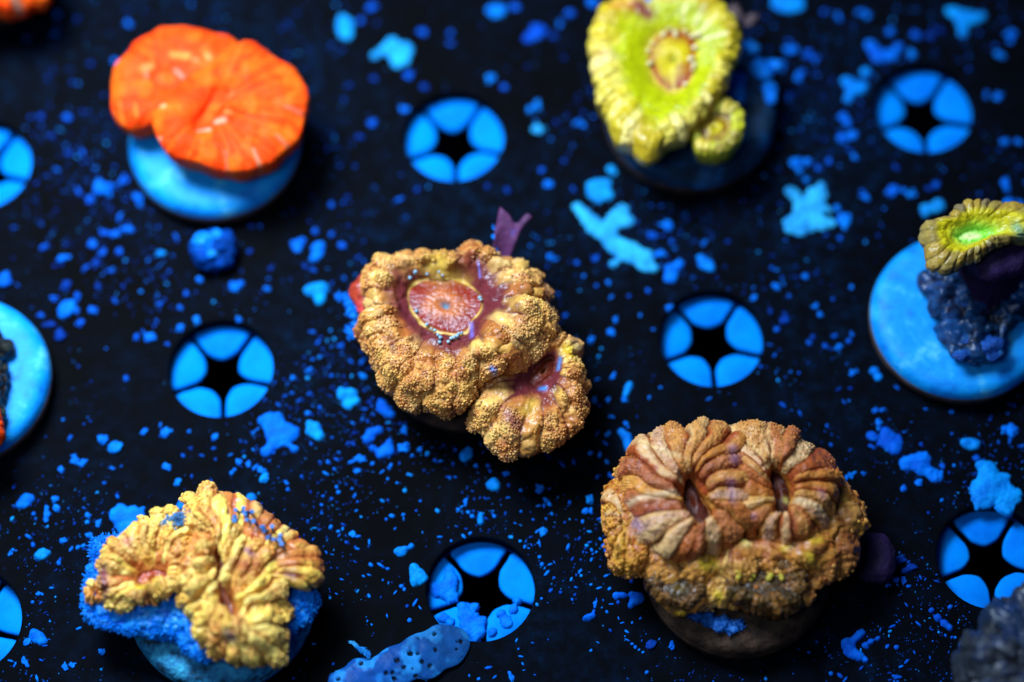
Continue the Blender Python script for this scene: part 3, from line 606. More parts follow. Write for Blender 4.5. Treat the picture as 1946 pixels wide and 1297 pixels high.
o, PR_, S_, W_ = polyp('mossy_polyp', striped, 'brn', [(735,930),(780,860),(870,810),(960,800),(1080,820),(1170,880),(1205,960),(1190,1030),(1110,1075),(1000,1085),(880,1055),(780,1020)], disc=[(850,920),(900,870),(970,860),(1040,890),(1060,940),(1000,980),(900,970)], zr=8.0, zc=10.8, zd=10.2, zb=4.7, fc=0.5, under=0.65, ridges=22, ramp_=0.5, pap=(0.6,0.3), lump=0.5, seed=67, nth=360, rows=(8,26,28,8), mouth=0.3,
      pal=dict(ridge=[(96,66,32),(140,96,42),(56,44,26),(120,84,40)], valley=(26,20,12), tip=(120,104,56), tipmix=0.5, under=(30,26,20), smooth=0.0, disc_in=(90,74,50), disc_out=(56,46,34)))
for Pg, nn in ((PL_, 320), (PR_, 560)):
    p_, n_ = pick(Pg, np.arange(Pg.shape[0])[:,None]*np.ones((1, Pg.shape[1])) > 4, nn, RNG)
    spikes('moss_tufts', striped, p_, n_, noisy('mossy_tuft', [(0.3, a3(26,20,12)), (0.5, a3(60,46,24)), (0.62, a3(110,90,44)), (0.72, a3(70,96,90)), (0.8, a3(50,100,170))], 1300, 0.35, 0.6), RNG, (0.12, 0.42), (0.05, 0.13))
yb = [(825,900),(835,885),(905,890),(895,910),(990,905),(1000,890),(1055,890),(1060,905),(820,870),(900,870)]
beads('septal_teeth', striped, [on_surface(PR_, *crop('brn', [q])[0], 9.5) + [0,0,0.2] for q in yb], 0.36, noisy('olive_bead', [(0.3, a3(140,140,40)), (0.7, a3(176,170,60))], 600, 0.5, 0.3), RNG)
polyp('side_ruffle', striped, 'brn', [(105,490),(150,425),(185,380),(240,400),(290,520),(330,640),(335,760),(300,850),(240,862),(180,820),(150,750),(160,680),(128,640),(140,570)], centre=(225,640), zr=9.0, zc=11.6, zd=11.6, zb=5, fc=0.35, under=0.7, ridges=16, ramp_=0.8, pap=(0.7,0.14), papb=(420,0.2,0.3,0.2,0.4), lump=0.6, seed=68, nth=360, rows=(3,24,34,8), mouth=0,
      pal=dict(STR, ridge=[(190,140,46),(206,166,56),(170,104,40),(160,88,36)], valley=(120,62,26), tip=(214,176,70), tipmix=0.6, smooth=0.1, slope=(176,120,44), disc_in=(176,120,44), disc_out=(176,120,44)))
# --- blue-edged yellow coral
LEM = dict(ridge=[(236,210,108),(232,200,90),(196,122,62),(244,226,134),(210,150,76),(180,100,54)], crest=[(246,222,110),(250,232,140),(236,208,96)], crestp=0.42, valley=(124,50,30), tip=(246,222,124), tipmix=0.45, valley2=(170,96,50), slope=(160,94,44), slope_w=(0.04,0.2), ring=(170,110,50), disc_in=(190,110,50), disc_out=(150,62,34), under=(90,50,40), smooth=0.15, band=(180,108,56), bandmix=0.45, papcol=[(246,222,120),(240,206,100),(226,180,90),(200,140,70)])
lemon = thing('blue_edged_yellow_coral', 'crinkled lemon-yellow and rust coral on a fuzzy blue-edged base', 'coral', at(412,1117,5))
o, PB_, SB_, WB_ = polyp('skeleton_base', lemon, 'bl', [(135,800),(165,910),(260,955),(400,985),(560,1005),(690,1020),(780,1110),(850,1165),(950,1130),(1100,1120),(1300,1080),(1450,940),(1535,830),(1535,740),(1490,690),(1400,500),(1250,300),(1060,200),(900,180),(700,255),(450,340),(290,440),(240,420),(205,385),(190,470),(195,560),(150,680)],
      centre=(800,680), zr=7.6, zc=9.6, zd=9.6, zb=5.2, fc=0.6, under=0.72, ridges=40, ramp_=0.2, pap=(0.9,0.3), lump=0.6, seed=71, nth=520, rows=(3,24,34,12), mouth=0, mat='coral',
      pal=dict(ridge=[(4,118,255),(8,130,255),(0,104,240)], valley=(0,84,215), tip=(40,160,255), tipmix=0.5, under=(0,60,160), smooth=0.0))
pxg = to_px(PB_); cb = CROPS['bl']; bx, by = (pxg[...,0]-cb[0])*cb[2], (pxg[...,1]-cb[1])*cb[2]
mk = (WB_ > 0.8) & (by > 640) & (bx < 900); p_, n_ = pick(PB_, mk, 1500, RNG)
spikes('turf_algae', lemon, p_, n_, M['turf'], RNG, (0.15, 0.5), (0.09, 0.2))
mk = (WB_ > 0.7) & (bx < 330) & (by < 800); p_, n_ = pick(PB_, mk, 900, RNG); spikes('turf_algae', lemon, p_, n_, M['turf'], RNG, (0.2, 0.7), (0.07, 0.16))
mk = (WB_ > 0.7) & (bx > 1330) & (by > 620); p_, n_ = pick(PB_, mk, 1000, RNG); spikes('turf_algae', lemon, p_, n_, M['turf'], RNG, (0.2, 0.7), (0.07, 0.17))
polyp('left_polyp', lemon, 'bl', [(255,590),(270,510),(300,460),(350,430),(410,405),(450,335),(520,310),(620,248),(700,245),(790,290),(810,400),(780,480),(760,580),(720,650),(705,720),(640,745),(560,790),(500,812),(420,832),(350,832),(290,790),(255,730),(235,660)],
      disc=[(455,650),(490,612),(560,598),(630,605),(668,650),(650,690),(590,715),(520,720),(470,700)], zr=9.6, zc=12.4, zd=10.6, zb=7.5, fc=0.55, pin=0.7, under=0.75, ridges=26, ramp_=0.85, rsharp=0.6, pap=(0.55,0.16), papb=(420,0.2,0.3,0.7,0.42), clus=(2.0,0.5), lump=0.6, seed=72, pal=LEM, nth=520, rows=(12,36,38,8), twist=0.45, bead=0.35, mouth=0.5, tilt=(-0.03,0.02),
      spots=[((490,720),(520,735),28,(206,206,50),1),((260,620),(270,740),30,(112,52,90),.9),((400,440),(430,450),40,(170,96,110),.7),((540,640),(600,630),30,(140,56,30),.7),((480,770),(560,760),40,(120,60,50),.6)])
o, PC_, SC_, WC_ = polyp('rear_fold', lemon, 'bl', [(810,260),(840,180),(900,130),(1000,125),(1070,135),(1140,160),(1210,182),(1280,245),(1350,310),(1420,370),(1470,420),(1545,460),(1590,540),(1612,610),(1600,690),(1540,735),(1480,695),(1380,670),(1260,700),(1150,680),(1020,600),(900,420)], disc=[(1075,600),(1110,570),(1170,560),(1225,590),(1220,640),(1160,665),(1100,650)], zr=10.0, zc=13.0, zd=11.4, zb=7, fc=0.45, pin=0.7, under=0.75, ridges=30, ramp_=0.45, pap=(0.6,0.12), lump=0.5, seed=73, nth=520, rows=(10,36,44,8), mouth=0.4,
      pal=dict(LEM, ridge=[(178,98,52),(168,88,48),(190,116,62),(160,80,46)], valley=(138,66,40), tip=(200,136,76), tipmix=0.4, band=(190,120,60), slope=(170,90,44), smooth=0.5),
      spots=[((1200,190),(1215,260),26,(214,190,120),.9),((1380,340),(1390,380),26,(206,196,130),.9),((1460,460),(1540,460),20,(206,170,90),.8),((1530,600),(1540,660),40,(226,196,90),.9),((1330,530),(1340,600),40,(190,150,80),.8),((1250,540),(1330,520),28,(140,60,60),.7),((1400,640),(1440,660),30,(90,40,60),.7)])
polyp('front_polyp', lemon, 'bl', [(780,300),(790,220),(830,150),(920,106),(1000,135),(1050,190),(1060,270),(1110,370),(1170,420),(1240,400),(1300,430),(1330,520),(1350,640),(1362,720),(1350,800),(1390,900),(1395,960),(1372,1040),(1340,1110),(1290,1168),(1180,1165),(1090,1188),(1000,1130),(920,1100),(840,1050),(850,1000),(850,920),(790,860),(760,800),(755,740),(740,660),(760,560),(800,480),(800,400)],
      disc=[(974,470),(985,440),(998,480),(1004,580),(1008,680),(1020,780),(1056,880),(1092,990),(1084,1040),(1066,1020),(1040,920),(1004,820),(986,700),(978,580)], arc=True, zr=9.8, zc=14.2, zd=11.6, zb=7.0, fc=0.34, pin=0.55, under=0.78, ridges=22, ramp_=1.45, rsharp=0.6, bead=0.3, pap=(0.55,0.16), papb=(700,0.18,0.3,0.75,0.42), clus=(2.2,0.5), lump=0.6, seed=74, pal=dict(LEM, smooth=0.25, vw=(0.1,0.8), disc_in=(140,74,36), disc_out=(116,54,28)), nth=820, rows=(8,40,60,8), mouth=0.3, rstart=0.0, twist=0.35, hs=(0.35,1.25),
      spots=[((1150,510),(1180,540),20,(120,80,160),.6),((1030,1030),(1060,1050),24,(40,50,150),.6),((1090,600),(1200,620),44,(150,62,34),.8),((1090,900),(1120,980),26,(170,92,60),.6)])
polyp('edge_bud', lemon, 'bl', [(150,760),(175,700),(220,690),(250,720),(245,780),(200,800)], disc=[(185,750),(200,735),(220,740),(220,765),(195,770)], zr=8.8, zc=10.2, zd=9.4, zb=7.2, fc=0.5, under=0.7, ridges=9, ramp_=0.6, pap=(0.6,0.15), lump=0.2, seed=76, pal=LEM, nth=140, rows=(6,10,12,6), mouth=0.3)
tent = [(1050,300),(1060,265),(1090,240),(1110,235),(1145,240),(1165,240),(1130,265),(1165,300),(1200,310),(1225,330),(1250,340),(1265,355),(1300,345),(1285,390),(1320,415),(1345,430),(1370,420),(1372,465),(1062,320),(1050,290)]
rg = random.Random(4)
for q in tent:
    b_ = on_surface(PC_, *crop('bl', [q])[0], 13); L = rg.uniform(0.9, 1.6); r_ = rg.uniform(0.21, 0.27)
    V, F = lathe([(r_*0.8, -0.6), (r_*0.9, L*0.7), (r_*1.25, L*0.92), (r_*1.2, L*1.02), (r_*0.75, L*1.06), (r_*0.5, L*0.9)], 10)
    t_ = obj('tentacle', mesh_np('tentacle', V, F), M['tentacle'], lemon, b_ - 0)
    t_.rotation_euler = (rg.uniform(-0.3, 0.5), rg.uniform(-0.4, 0.4), 0)
mk = np.zeros(PB_.shape[:2], bool)
patch = [(600,330),(660,270),(740,245),(790,260),(780,310),(700,330),(640,355)]
for k in range(0, 1):
    pts = []
    while len(pts) < 420:
        q = (rg.uniform(590, 800), rg.uniform(240, 360))
        if in_poly(q, patch): pts.append(at(*crop('bl', [q])[0], 11.6 + rg.uniform(-0.5, 0.6)))
    spikes('turf_algae', lemon, np.array(pts), np.tile([0, 0, 1.0], (len(pts), 1)), noisy('grey_blue_turf', [(0.3, a3(40,90,150)), (0.7, a3(90,150,215))], 700, 0.6, 0.3), RNG, (0.4, 1.0), (0.1, 0.22))
# --- small green cup coral on its rock
CUP = dict(ridge=[(150,140,76),(128,122,92),(166,148,64)], valley=(110,104,56), slope=(196,196,30), slope_w=(0.42,0.66), ring=(140,225,80), ring_w=0.16, disc_in=(226,255,190), disc_out=(130,240,70), d0=0.2, d1=0.9, under=(36,34,90), smooth=0.6, rimc=(130,126,96), rimmix=0.4)
cup = thing('green_cup_coral', 'small frilled cup coral with a glowing green centre on a dark rock', 'coral', at(1835,571,5))
polyp('polyp', cup, 'rgt', [(400,270),(430,230),(540,200),(600,140),(650,105),(760,98),(850,115),(960,130),(1080,160),(1140,230),(1100,310),(1030,340),(960,320),(890,345),(820,360),(780,390),(720,430),(640,455),(600,480),(540,497),(470,485),(420,440),(415,370),(402,320)],
      disc=[(600,312),(630,276),(690,262),(750,278),(768,310),(720,332),(650,332)], zr=17.6, zc=19.2, zd=17.0, zb=14.0, fc=0.6, pin=0.8, under=0.35, ridges=22, ramp_=0.5, rsharp=0.5, bead=0.1, pap=(0.7,0.08), lump=0.35, seed=81, pal=CUP, nth=420, rows=(8,44,24,14), mouth=0.1, rstart=0.12, mat='coral_wet',
      spots=[((930,260),(960,300),30,(60,150,140),.7),((900,370),(960,390),24,(110,30,40),.7)])
polyp('rock', cup, 'rgt', [(420,560),(440,480),(520,440),(700,470),(900,420),(1040,360),(1120,420),(1100,560),(1010,660),(930,780),(885,880),(870,970),(780,1010),(640,1025),(570,990),(550,900),(540,780),(470,700)], centre=(770,660), zr=6.4, zc=8.2, zd=8.2, zb=4.7, fc=0.5, under=0.85, ridges=11, ramp_=0.5, bead=0.5, pap=(1.4,0.08), fine=0.07, clus=(5.5,0.9), lump=1.3, seed=82, nth=360, rows=(3,10,60,8), mouth=0, twist=1.2,
      pal=dict(ridge=[(16,60,120),(24,36,70),(14,34,64),(36,30,52),(10,18,34)], valley=(5,9,22), tip=(40,130,230), tipmix=0.2, under=(20,40,100), smooth=0.0, band=(24,86,170), bandmix=0.45))
V, F = lathe([(6.2, 5.0), (4.2, 8.5), (3.6, 12.0), (4.6, 15.2), (3.0, 16.4)], 60); q = at(*crop('rgt', [(840, 390)])[0], 15.5)
V = np.array(V); V = np.concatenate([V[k:k+60] + (np.array([0, 0, 0])) for k in range(0, 300, 60)]); V[:,:2] += q[:2]; V[:,:2] += 0.9*np.stack([fbm(V + 5*k, 2.5, 8+k) for k in (0, 1)], 1)
obj('stalk', mesh_np('stalk', V, F), M['purple'], cup)
v, f = ico(3)
for x, y, r in ((510,600,52),(700,905,42),(800,930,78),(625,985,46),(655,690,30),(590,560,26)):
    q = at(*crop('rgt', [(x, y)])[0], 8.0); s = r/3.015/13.4; vv = v*(1 + 0.5*fbm(v + x, 0.8, 3)[:,None])*s*np.array([1, 0.8, 0.6]) 
    obj('rock_knob', mesh_np('rock_knob', vv + (q - np.array([0, 0, 0.3])) , f), M['rock'], cup)
# --- coral slivers at the frame's edge
edge = thing('edge_orange_coral', 'sliver of orange coral and dark rock on the pale plug cut off by the frame', 'coral', at(-70,690,5))
polyp('rock', edge, 'px', [(-150,600),(-90,590),(-30,606),(4,630),(12,660),(2,690),(16,720),(10,760),(16,790),(2,812),(-60,830),(-130,800),(-170,700)], centre=(-80,700), zr=6.0, zc=9, zd=9, zb=4.6, fc=0.4, under=0.85, ridges=14, ramp_=0.7, pap=(1.2,0.5), lump=1.0, seed=91, nth=260, rows=(3,14,26,6), mouth=0,
      pal=dict(ridge=[(30,34,40),(40,60,60),(50,40,36)], valley=(16,16,20), tip=(60,80,70), tipmix=0.3, under=(20,20,24), smooth=0.0))
polyp('polyp', edge, 'px', [(-150,740),(-90,700),(-30,730),(2,785),(9,815),(2,838),(-40,860),(-110,850)], disc=[(-90,790),(-70,770),(-50,790),(-65,815)], zr=8.0, zc=11, zd=10, zb=5, fc=0.5, under=0.6, ridges=26, ramp_=0.2, pap=(0.5,0.05), lump=0.3, seed=92, nth=240, rows=(6,16,20,6), mat='coral_orange', pal=ORANGE)
corner = thing('corner_orange_coral', 'out-of-focus orange coral lobes cut off by the corner of the frame', 'coral', at(-20,-60,5))
polyp('polyp', corner, 'px', [(-160,-60),(-120,10),(-60,28),(-20,18),(0,24),(20,31),(40,20),(55,8),(70,6),(86,0),(100,-60),(60,-140),(-30,-170),(-120,-140)], disc=[(-50,-70),(-30,-90),(0,-80),(-10,-55)], zr=9.5, zc=13, zd=11, zb=4.9, fc=0.5, under=0.62, ridges=20, ramp_=0.7, pap=(0.5,0.05), lump=0.4, seed=93, nth=300, rows=(6,18,24,8), mat='coral_orange', pal=ORANGE, spots=[((30,0),(34,14),7,(160,140,130),1)])
dim = thing('mossy_lump', 'dim grey-brown mossy coral lump partly out of frame below the dim grommet', 'coral', at(1930,1430,5))
polyp('mound', dim, 'px', [(1828,1297),(1832,1262),(1838,1235),(1868,1215),(1880,1190),(1905,1165),(1960,1130),(2040,1140),(2100,1220),(2110,1340),(2060,1460),(1960,1500),(1860,1450),(1826,1370)], centre=(1965,1310), zr=10, zc=17, zd=17, zb=4.8, fc=0.25, under=0.75, ridges=13, ramp_=1.2, pap=(1.3,0.4), lump=1.6, seed=94, nth=340, rows=(3,16,44,8), mouth=0,
      pal=dict(ridge=[(36,44,58),(46,50,56),(26,48,84)], valley=(16,19,26), tip=(50,66,84), tipmix=0.4, under=(20,24,30), smooth=0.0, band=(16,48,110), bandmix=0.5))
for root in (orange, yellow, gold, striped, lemon, cup, edge, corner, dim):
    for ch in root.children:                       # meshes were modelled in scene coordinates
        ch.location = ch.location - root.location
# ------------------------------------------------------------------ odd things lying about
# purple ribbon behind the golden coral
def ribbon():
    base = at(955, 498, 8.0); N, Mx = 26, 14; V = []; rgn = np.random.RandomState(3)
    top = [(950,396),(957,400),(966,402),(972,412),(978,418),(986,420),(994,414),(1002,412),(1011,420)]
    tl = [at(x, y, 12.5) for x, y in top]; k = np.linspace(0, len(tl)-1, Mx); TL = np.array([[np.interp(q, range(len(tl)), [t[c] for t in tl]) for c in range(3)] for q in k])
    bl_, br_ = at(932, 500, 8.0), at(964, 500, 8.0)
    for r in range(N):
        t = r/(N-1)
        for c in range(Mx):
            s = c/(Mx-1); b = bl_ + (br_-bl_)*s; p = b*(1-t) + TL[c]*t
            narrow = at(962 + 0, 450, 10.0); w = 0.35*math.sin(t*math.pi)*0.6; p = p*(1-w) + (narrow + (br_-bl_)*(s-0.5)*0.9)*w
            p = p + np.array([0, 0.5*math.sin(s*5 + t*3), 0.5*math.sin(s*7 + 1) + 0.9*math.sin(t*3.1)]); V.append(p)
    V = np.array(V); V += 0.12*np.stack([fbm(V+q, 1.2, 5+q) for q in range(3)], 1)
    B = V - np.array([0, 0.12, 0.28]); n = len(V); F = []
    for r in range(N-1):
        for c in range(Mx-1):
            a = r*Mx+c; F.append((a, a+1, a+Mx+1, a+Mx)); F.append((n+a, n+a+Mx, n+a+Mx+1, n+a+1))
    edge_ = [c for c in range(Mx)] + [r*Mx+Mx-1 for r in range(1, N)] + [(N-1)*Mx+c for c in range(Mx-2, -1, -1)] + [r*Mx for r in range(N-2, 0, -1)]
    for a, b in zip(edge_, edge_[1:] + edge_[:1]): F.append((a, n+a, n+b, b))
    root = thing('purple_ribbon', 'flat purple forked ribbon of algae rising behind the golden-brown coral', 'seaweed', base)
    obj('blade', mesh_np('blade', np.concatenate([V, B]) - base, F), M['ribbon'], root)
    pts = [at(938 + rg.uniform(-3, 6), y, 8 + (500-y)*0.05) for y in np.linspace(500, 428, 14)]
    V, F = [], []
    for p, r in zip(pts, np.linspace(0.5, 0.12, 14)):
        k = len(V); V += [p + r*np.array([math.cos(a), math.sin(a)*0.5, math.sin(a)]) for a in np.linspace(0, 2*math.pi, 6, endpoint=False)]
        if k: F += [(k-6+i, k-6+(i+1) % 6, k+(i+1) % 6, k+i) for i in range(6)]
    obj('strand', mesh_np('strand', np.array(V) - base, F), M['turf'], root)
    return root
ribbon()
# lumps
def lump(name, label, cat, px, py, r, z, mat, seed, squash=(1, 1, 0.8), amp=0.2, rough=0.6, sub=4):
    v, f = ico(sub); vv = v*(1 + amp*fbm(v*1.0 + seed*3, rough, seed)[:,None])*np.array(squash)*r
    q = at(px, py, z); o = obj(name, mesh_np(name, vv, f), mat, None, q); tag(o, label, cat); return o
ball = thing('algae_ball', 'round blue algae ball on the rack in front of the orange coral plug', 'algae', at(410, 486, 0))
v, f = ico(4); vv = v*(1 + 0.35*fbm(v*1.0 + 3, 0.6, 4)[:,None])*np.array([2.9, 2.8, 2.0]) + np.array([0, 0, 2.0])
obj('body', mesh_np('body', vv, f), noisy('navy_algae', [(0.3, a3(0,34,100)), (0.7, a3(0,74,190))], 500, 0.6, 0.05, (1500,0.8,0.0005)), ball)
for x, y, z, r in ((-1.2, 0.6, 3.7, 1.5), (0.5, 1.5, 3.6, 0.9), (-0.2, -1.2, 3.4, 0.8)):
    obj('bright_patch', mesh_np('bright_patch', v*(1 + 0.2*fbm(v + r*9, 0.7, 6)[:,None])*np.array([r, r, r*0.7]) + np.array([x, y, z]), f), M['turf'], ball)
lump('purple_sponge', 'dark purple rounded sponge beside the striped brown coral', 'sponge', 1662, 1062, 3.6, 1.6, M['purple'], 5, (0.8, 1.05, 0.7), 0.12)
crust = thing('tubeworm_cluster', 'curled blue tubeworm shells on purple crust below the yellow coral bud', 'tubeworm', at(1352, 322, 0))
obj('crust', mesh_np('crust', v*(1 + 0.25*fbm(v + 8, 0.7, 8)[:,None])*np.array([2.9, 2.3, 2.6]) + np.array([0.1, 0.2, 1.0]), f), M['purple'], crust)
for (sx, sy), tn in (((-0.2, 0.9), 1.3), ((1.3, 0.9), 0.8), ((0.5, -0.6), 1.0)):
    V, F = [], []; n = 26
    for k in range(n):
        t = k/(n-1); a = t*6.0*tn + sx*3; R_ = 0.25 + 0.75*t; c = np.array([sx + R_*math.cos(a), sy + R_*math.sin(a), 3.1 + 0.3*t]); d = np.array([math.cos(a), math.sin(a), 0]); r = 0.22 + 0.22*t
        V += [c + r*(d*math.cos(u) + np.array([0, 0, 1])*math.sin(u)) for u in np.linspace(0, 2*math.pi, 8, endpoint=False)]
        if k: F += [(8*k-8+i, 8*k-8+(i+1) % 8, 8*k+(i+1) % 8, 8*k+i) for i in range(8)]
    obj('shell_tube', mesh_np('shell_tube', np.array(V), F), M['turf'], crust)
# fluff on the yellow coral's plug and beside the golden coral
def tuft(label, spots_, seed, mat=None, name='algae_clump', z=5.0):
    rr = np.random.RandomState(seed); c = at(spots_[0][0], spots_[0][1], z); root = thing(name, label, 'algae', c)
    V, F = [], []; v2, f2 = ico(3); k = 0
    for x, y, r in spots_:
        s = r/13.3; vv = v2*(1 + 0.35*fbm(v2*1.0 + x, 0.6, seed)[:,None])*s*np.array([1, 1, 0.45]) + at(x, y, z) + np.array([0, 0, s*0.35]) - c
        F.append(f2 + k); k += len(vv); V.append(vv)
    V = np.concatenate(V); obj('clump', mesh_np('clump', V, np.concatenate(F)), mat or M['turf'], root)
    ii = rr.randint(0, len(V), 40*len(spots_)); nn = np.tile([0, 0, 1.0], (len(ii), 1)) + rr.uniform(-0.5, 0.5, (len(ii), 3))
    spikes('filaments', root, V[ii], nn, mat or M['turf'], rr, (0.3, 0.8), (0.05, 0.13))
tuft('patch of blue algae on the front of the striped coral plug', [(1345,1180,13),(1368,1188,15),(1390,1194,12),(1325,1174,10),(1405,1188,8),(1312,1168,7)], 25, noisy('dull_blue_algae', [(0.3, a3(10,40,90)), (0.55, a3(20,90,190)), (0.8, a3(90,160,235))], 900, 0.6, 0.1), z=5.2)
tuft('fluffy blue algae clump on the plug between the yellow coral and its bud', [(1392,165,20),(1400,185,16),(1384,145,14),(1405,150,12)], 21)
tuft('blue algae smear along the outer edge of the yellow coral plug', [(1462,172,14),(1464,190,12),(1450,140,16),(1440,128,14),(1470,125,13),(1425,95,14)], 22)
tuft('grey and pink algae scrap behind the rim of the yellow coral', [(1394,22,11),(1402,32,8),(1420,45,7),(1430,36,6)], 23, noisy('grey_scrap', [(0.3, a3(70,60,70)), (0.7, a3(120,110,120))], 500, 0.7, 0.2), z=8.0)
tuft('pale blue algae clump against the red side lobe of the golden-brown coral', [(668,588,10),(672,600,9),(664,580,8),(645,567,8),(655,565,7),(676,618,8),(664,628,7),(668,640,6)], 24, z=6.0)
# pitted skeleton strip
def strip():
    A, B = at(628, 1325, 1.0), at(890, 1206, 1.0); ax = B - A; L = np.linalg.norm(ax); ax /= L; sd = np.cross([0, 0, 1.0], ax); n, m = 260, 90
    t = np.linspace(0, 1, n)[:,None]; a = np.linspace(0, 2*np.pi, m, endpoint=False)[None]
    tap = np.sqrt(np.clip(1 - np.abs(2*t-1)**7, 0.0004, 1)); w = 3.2*(1 - 0.1*t)*tap*(1 + 0.09*np.sin(t*9.0 + 1) + 0.06*np.sin(t*31))*(1 + 0.03*np.sin(t*23 + 2*np.cos(a))); hgt = 0.75*(1 - 0.6*t)*tap
    P = A + ax*(t*L)[..., None] + sd*(w*np.cos(a))[..., None] + np.array([0, 0, 1.0])*(hgt*np.sin(a) + 0.05)[..., None]
    nrm = sd*np.cos(a)[..., None] + np.array([0, 0, 1.0])*np.sin(a)[..., None]; nrm = np.broadcast_to(nrm, P.shape)
    P = P - np.array([0, 0, 1.0])*(0.7*sstep(0.45, 1.0, t)*np.ones_like(a))[..., None]
    f = P.reshape(-1, 3); F1, idc = worley(f, 1.15, 77); pit = np.where(idc > 0.3, np.clip(1 - F1/(0.2 + 0.22*idc) + 0.3*vnoise(f, 0.5, 3), 0, 1), 0)
    d = fbm(f, 1.5, 9)*0.1 - np.minimum(pit*3, 1)*0.3
    P = P + nrm*d.reshape(n, m)[..., None]
    base = alb(8, 70, 160)*np.ones((n*m, 3)); col = mix(base, alb(30, 136, 235), sstep(-0.1, 0.5, fbm(f, 2.0, 12))); col = mix(col, alb(10, 60, 110), sstep(0.3, 0.9, np.repeat(t, m, 1).reshape(-1))*0.6)
    col = mix(col, alb(4, 14, 30), np.minimum(pit*4, 1))
    i = np.arange(n-1)[:,None]*m; jn = np.arange(m)[None]; F = np.stack([i+jn, i+jn+m, i+m+(jn+1) % m, i+(jn+1) % m], -1).reshape(-1, 4)
    root = thing('skeleton_strip', 'pale blue dead coral strip pitted with dark pores beside the clogged grommet', 'coral skeleton', A)
    obj('strip', mesh_np('strip', P.reshape(-1, 3) - A, F, col), M['coral_orange'], root)
    p0, p1 = at(700, 1244, 1.8), at(664, 1219, 2.6); dd = p1 - p0; V, F2 = [], []
    for k in range(6):
        q = p0 + dd*k/5 + np.array([0, 0.15*math.sin(k*2), 0]); r = 0.6 - 0.08*k; b = len(V)
        V += [q + r*np.array([math.cos(u)*0.6, math.sin(u), math.sin(u)*0.5]) for u in np.linspace(0, 2*math.pi, 6, endpoint=False)]
        if k: F2 += [(b-6+i, b-6+(i+1) % 6, b+(i+1) % 6, b+i) for i in range(6)]
    obj('spur', mesh_np('spur', np.array(V) - A, F2), M['skel'], root)
strip()

# ------------------------------------------------------------------ sediment flakes and specks on the rack
def flake(cr, circles, label, b=0.85, z0=0.0, seed=1, thick=0.5):
    """a lumpy deposit whose outline follows several overlapping patches"""
    x0, y0, s = CROPS[cr]; blur = 2.5 if y0 < 300 else 1.5
    C = [(at(x0 + x/s, y0 + y/s, z0)[:2], max(r/s*0.8, r/s - blur)*0.92/13.3) for x, y, r in circles]
    lo = np.min([c - r*1.6 for c, r in C], 0); hi = np.max([c + r*1.6 for c, r in C], 0); st = 0.13
    nx, ny = [int((hi[k]-lo[k])/st) + 2 for k in (0, 1)]
    X, Y = np.meshgrid(lo[0] + np.arange(nx)*st, lo[1] + np.arange(ny)*st, indexing='ij'); f = np.zeros_like(X)
    for c, r in C: f += np.exp(-0.8*((X-c[0])**2 + (Y-c[1])**2)/(r*r)) 
    q = np.stack([X.ravel(), Y.ravel(), 0*X.ravel()], 1); f += 0.24*fbm(q + seed*13, 1.3, seed, 3).reshape(X.shape)
    h = thick*np.sign(f-0.36)*np.sqrt(np.abs(f - 0.36)) ; h = np.where(h > 0, h + 0.06, h) + 0.07*vnoise(q*1.0, 0.4, seed).reshape(X.shape)*(h > 0)
    h = np.clip(h, -0.25, 1.2); V = np.stack([X.ravel(), Y.ravel(), h.ravel()], 1)
    idx = np.arange(nx*ny).reshape(nx, ny); keep = np.maximum.reduce([h[:-1,:-1], h[1:,:-1], h[1:,1:], h[:-1,1:]]) > -0.02
    F = np.stack([idx[:-1,:-1], idx[1:,:-1], idx[1:,1:], idx[:-1,1:]], -1)[keep]
    u, inv = np.unique(F, return_inverse=True); V = V[u]; F = inv.reshape(F.shape)
    c = V.mean(0); c[2] = 0; me = mesh_np('sediment_flake', V - c, F); c[2] = z0
    o = obj('sediment_flake', me, M['sediment'], None, c); o.color = sed_col(b); tag(o, label, 'sediment', 'larger sediment flakes on the rack'); return o
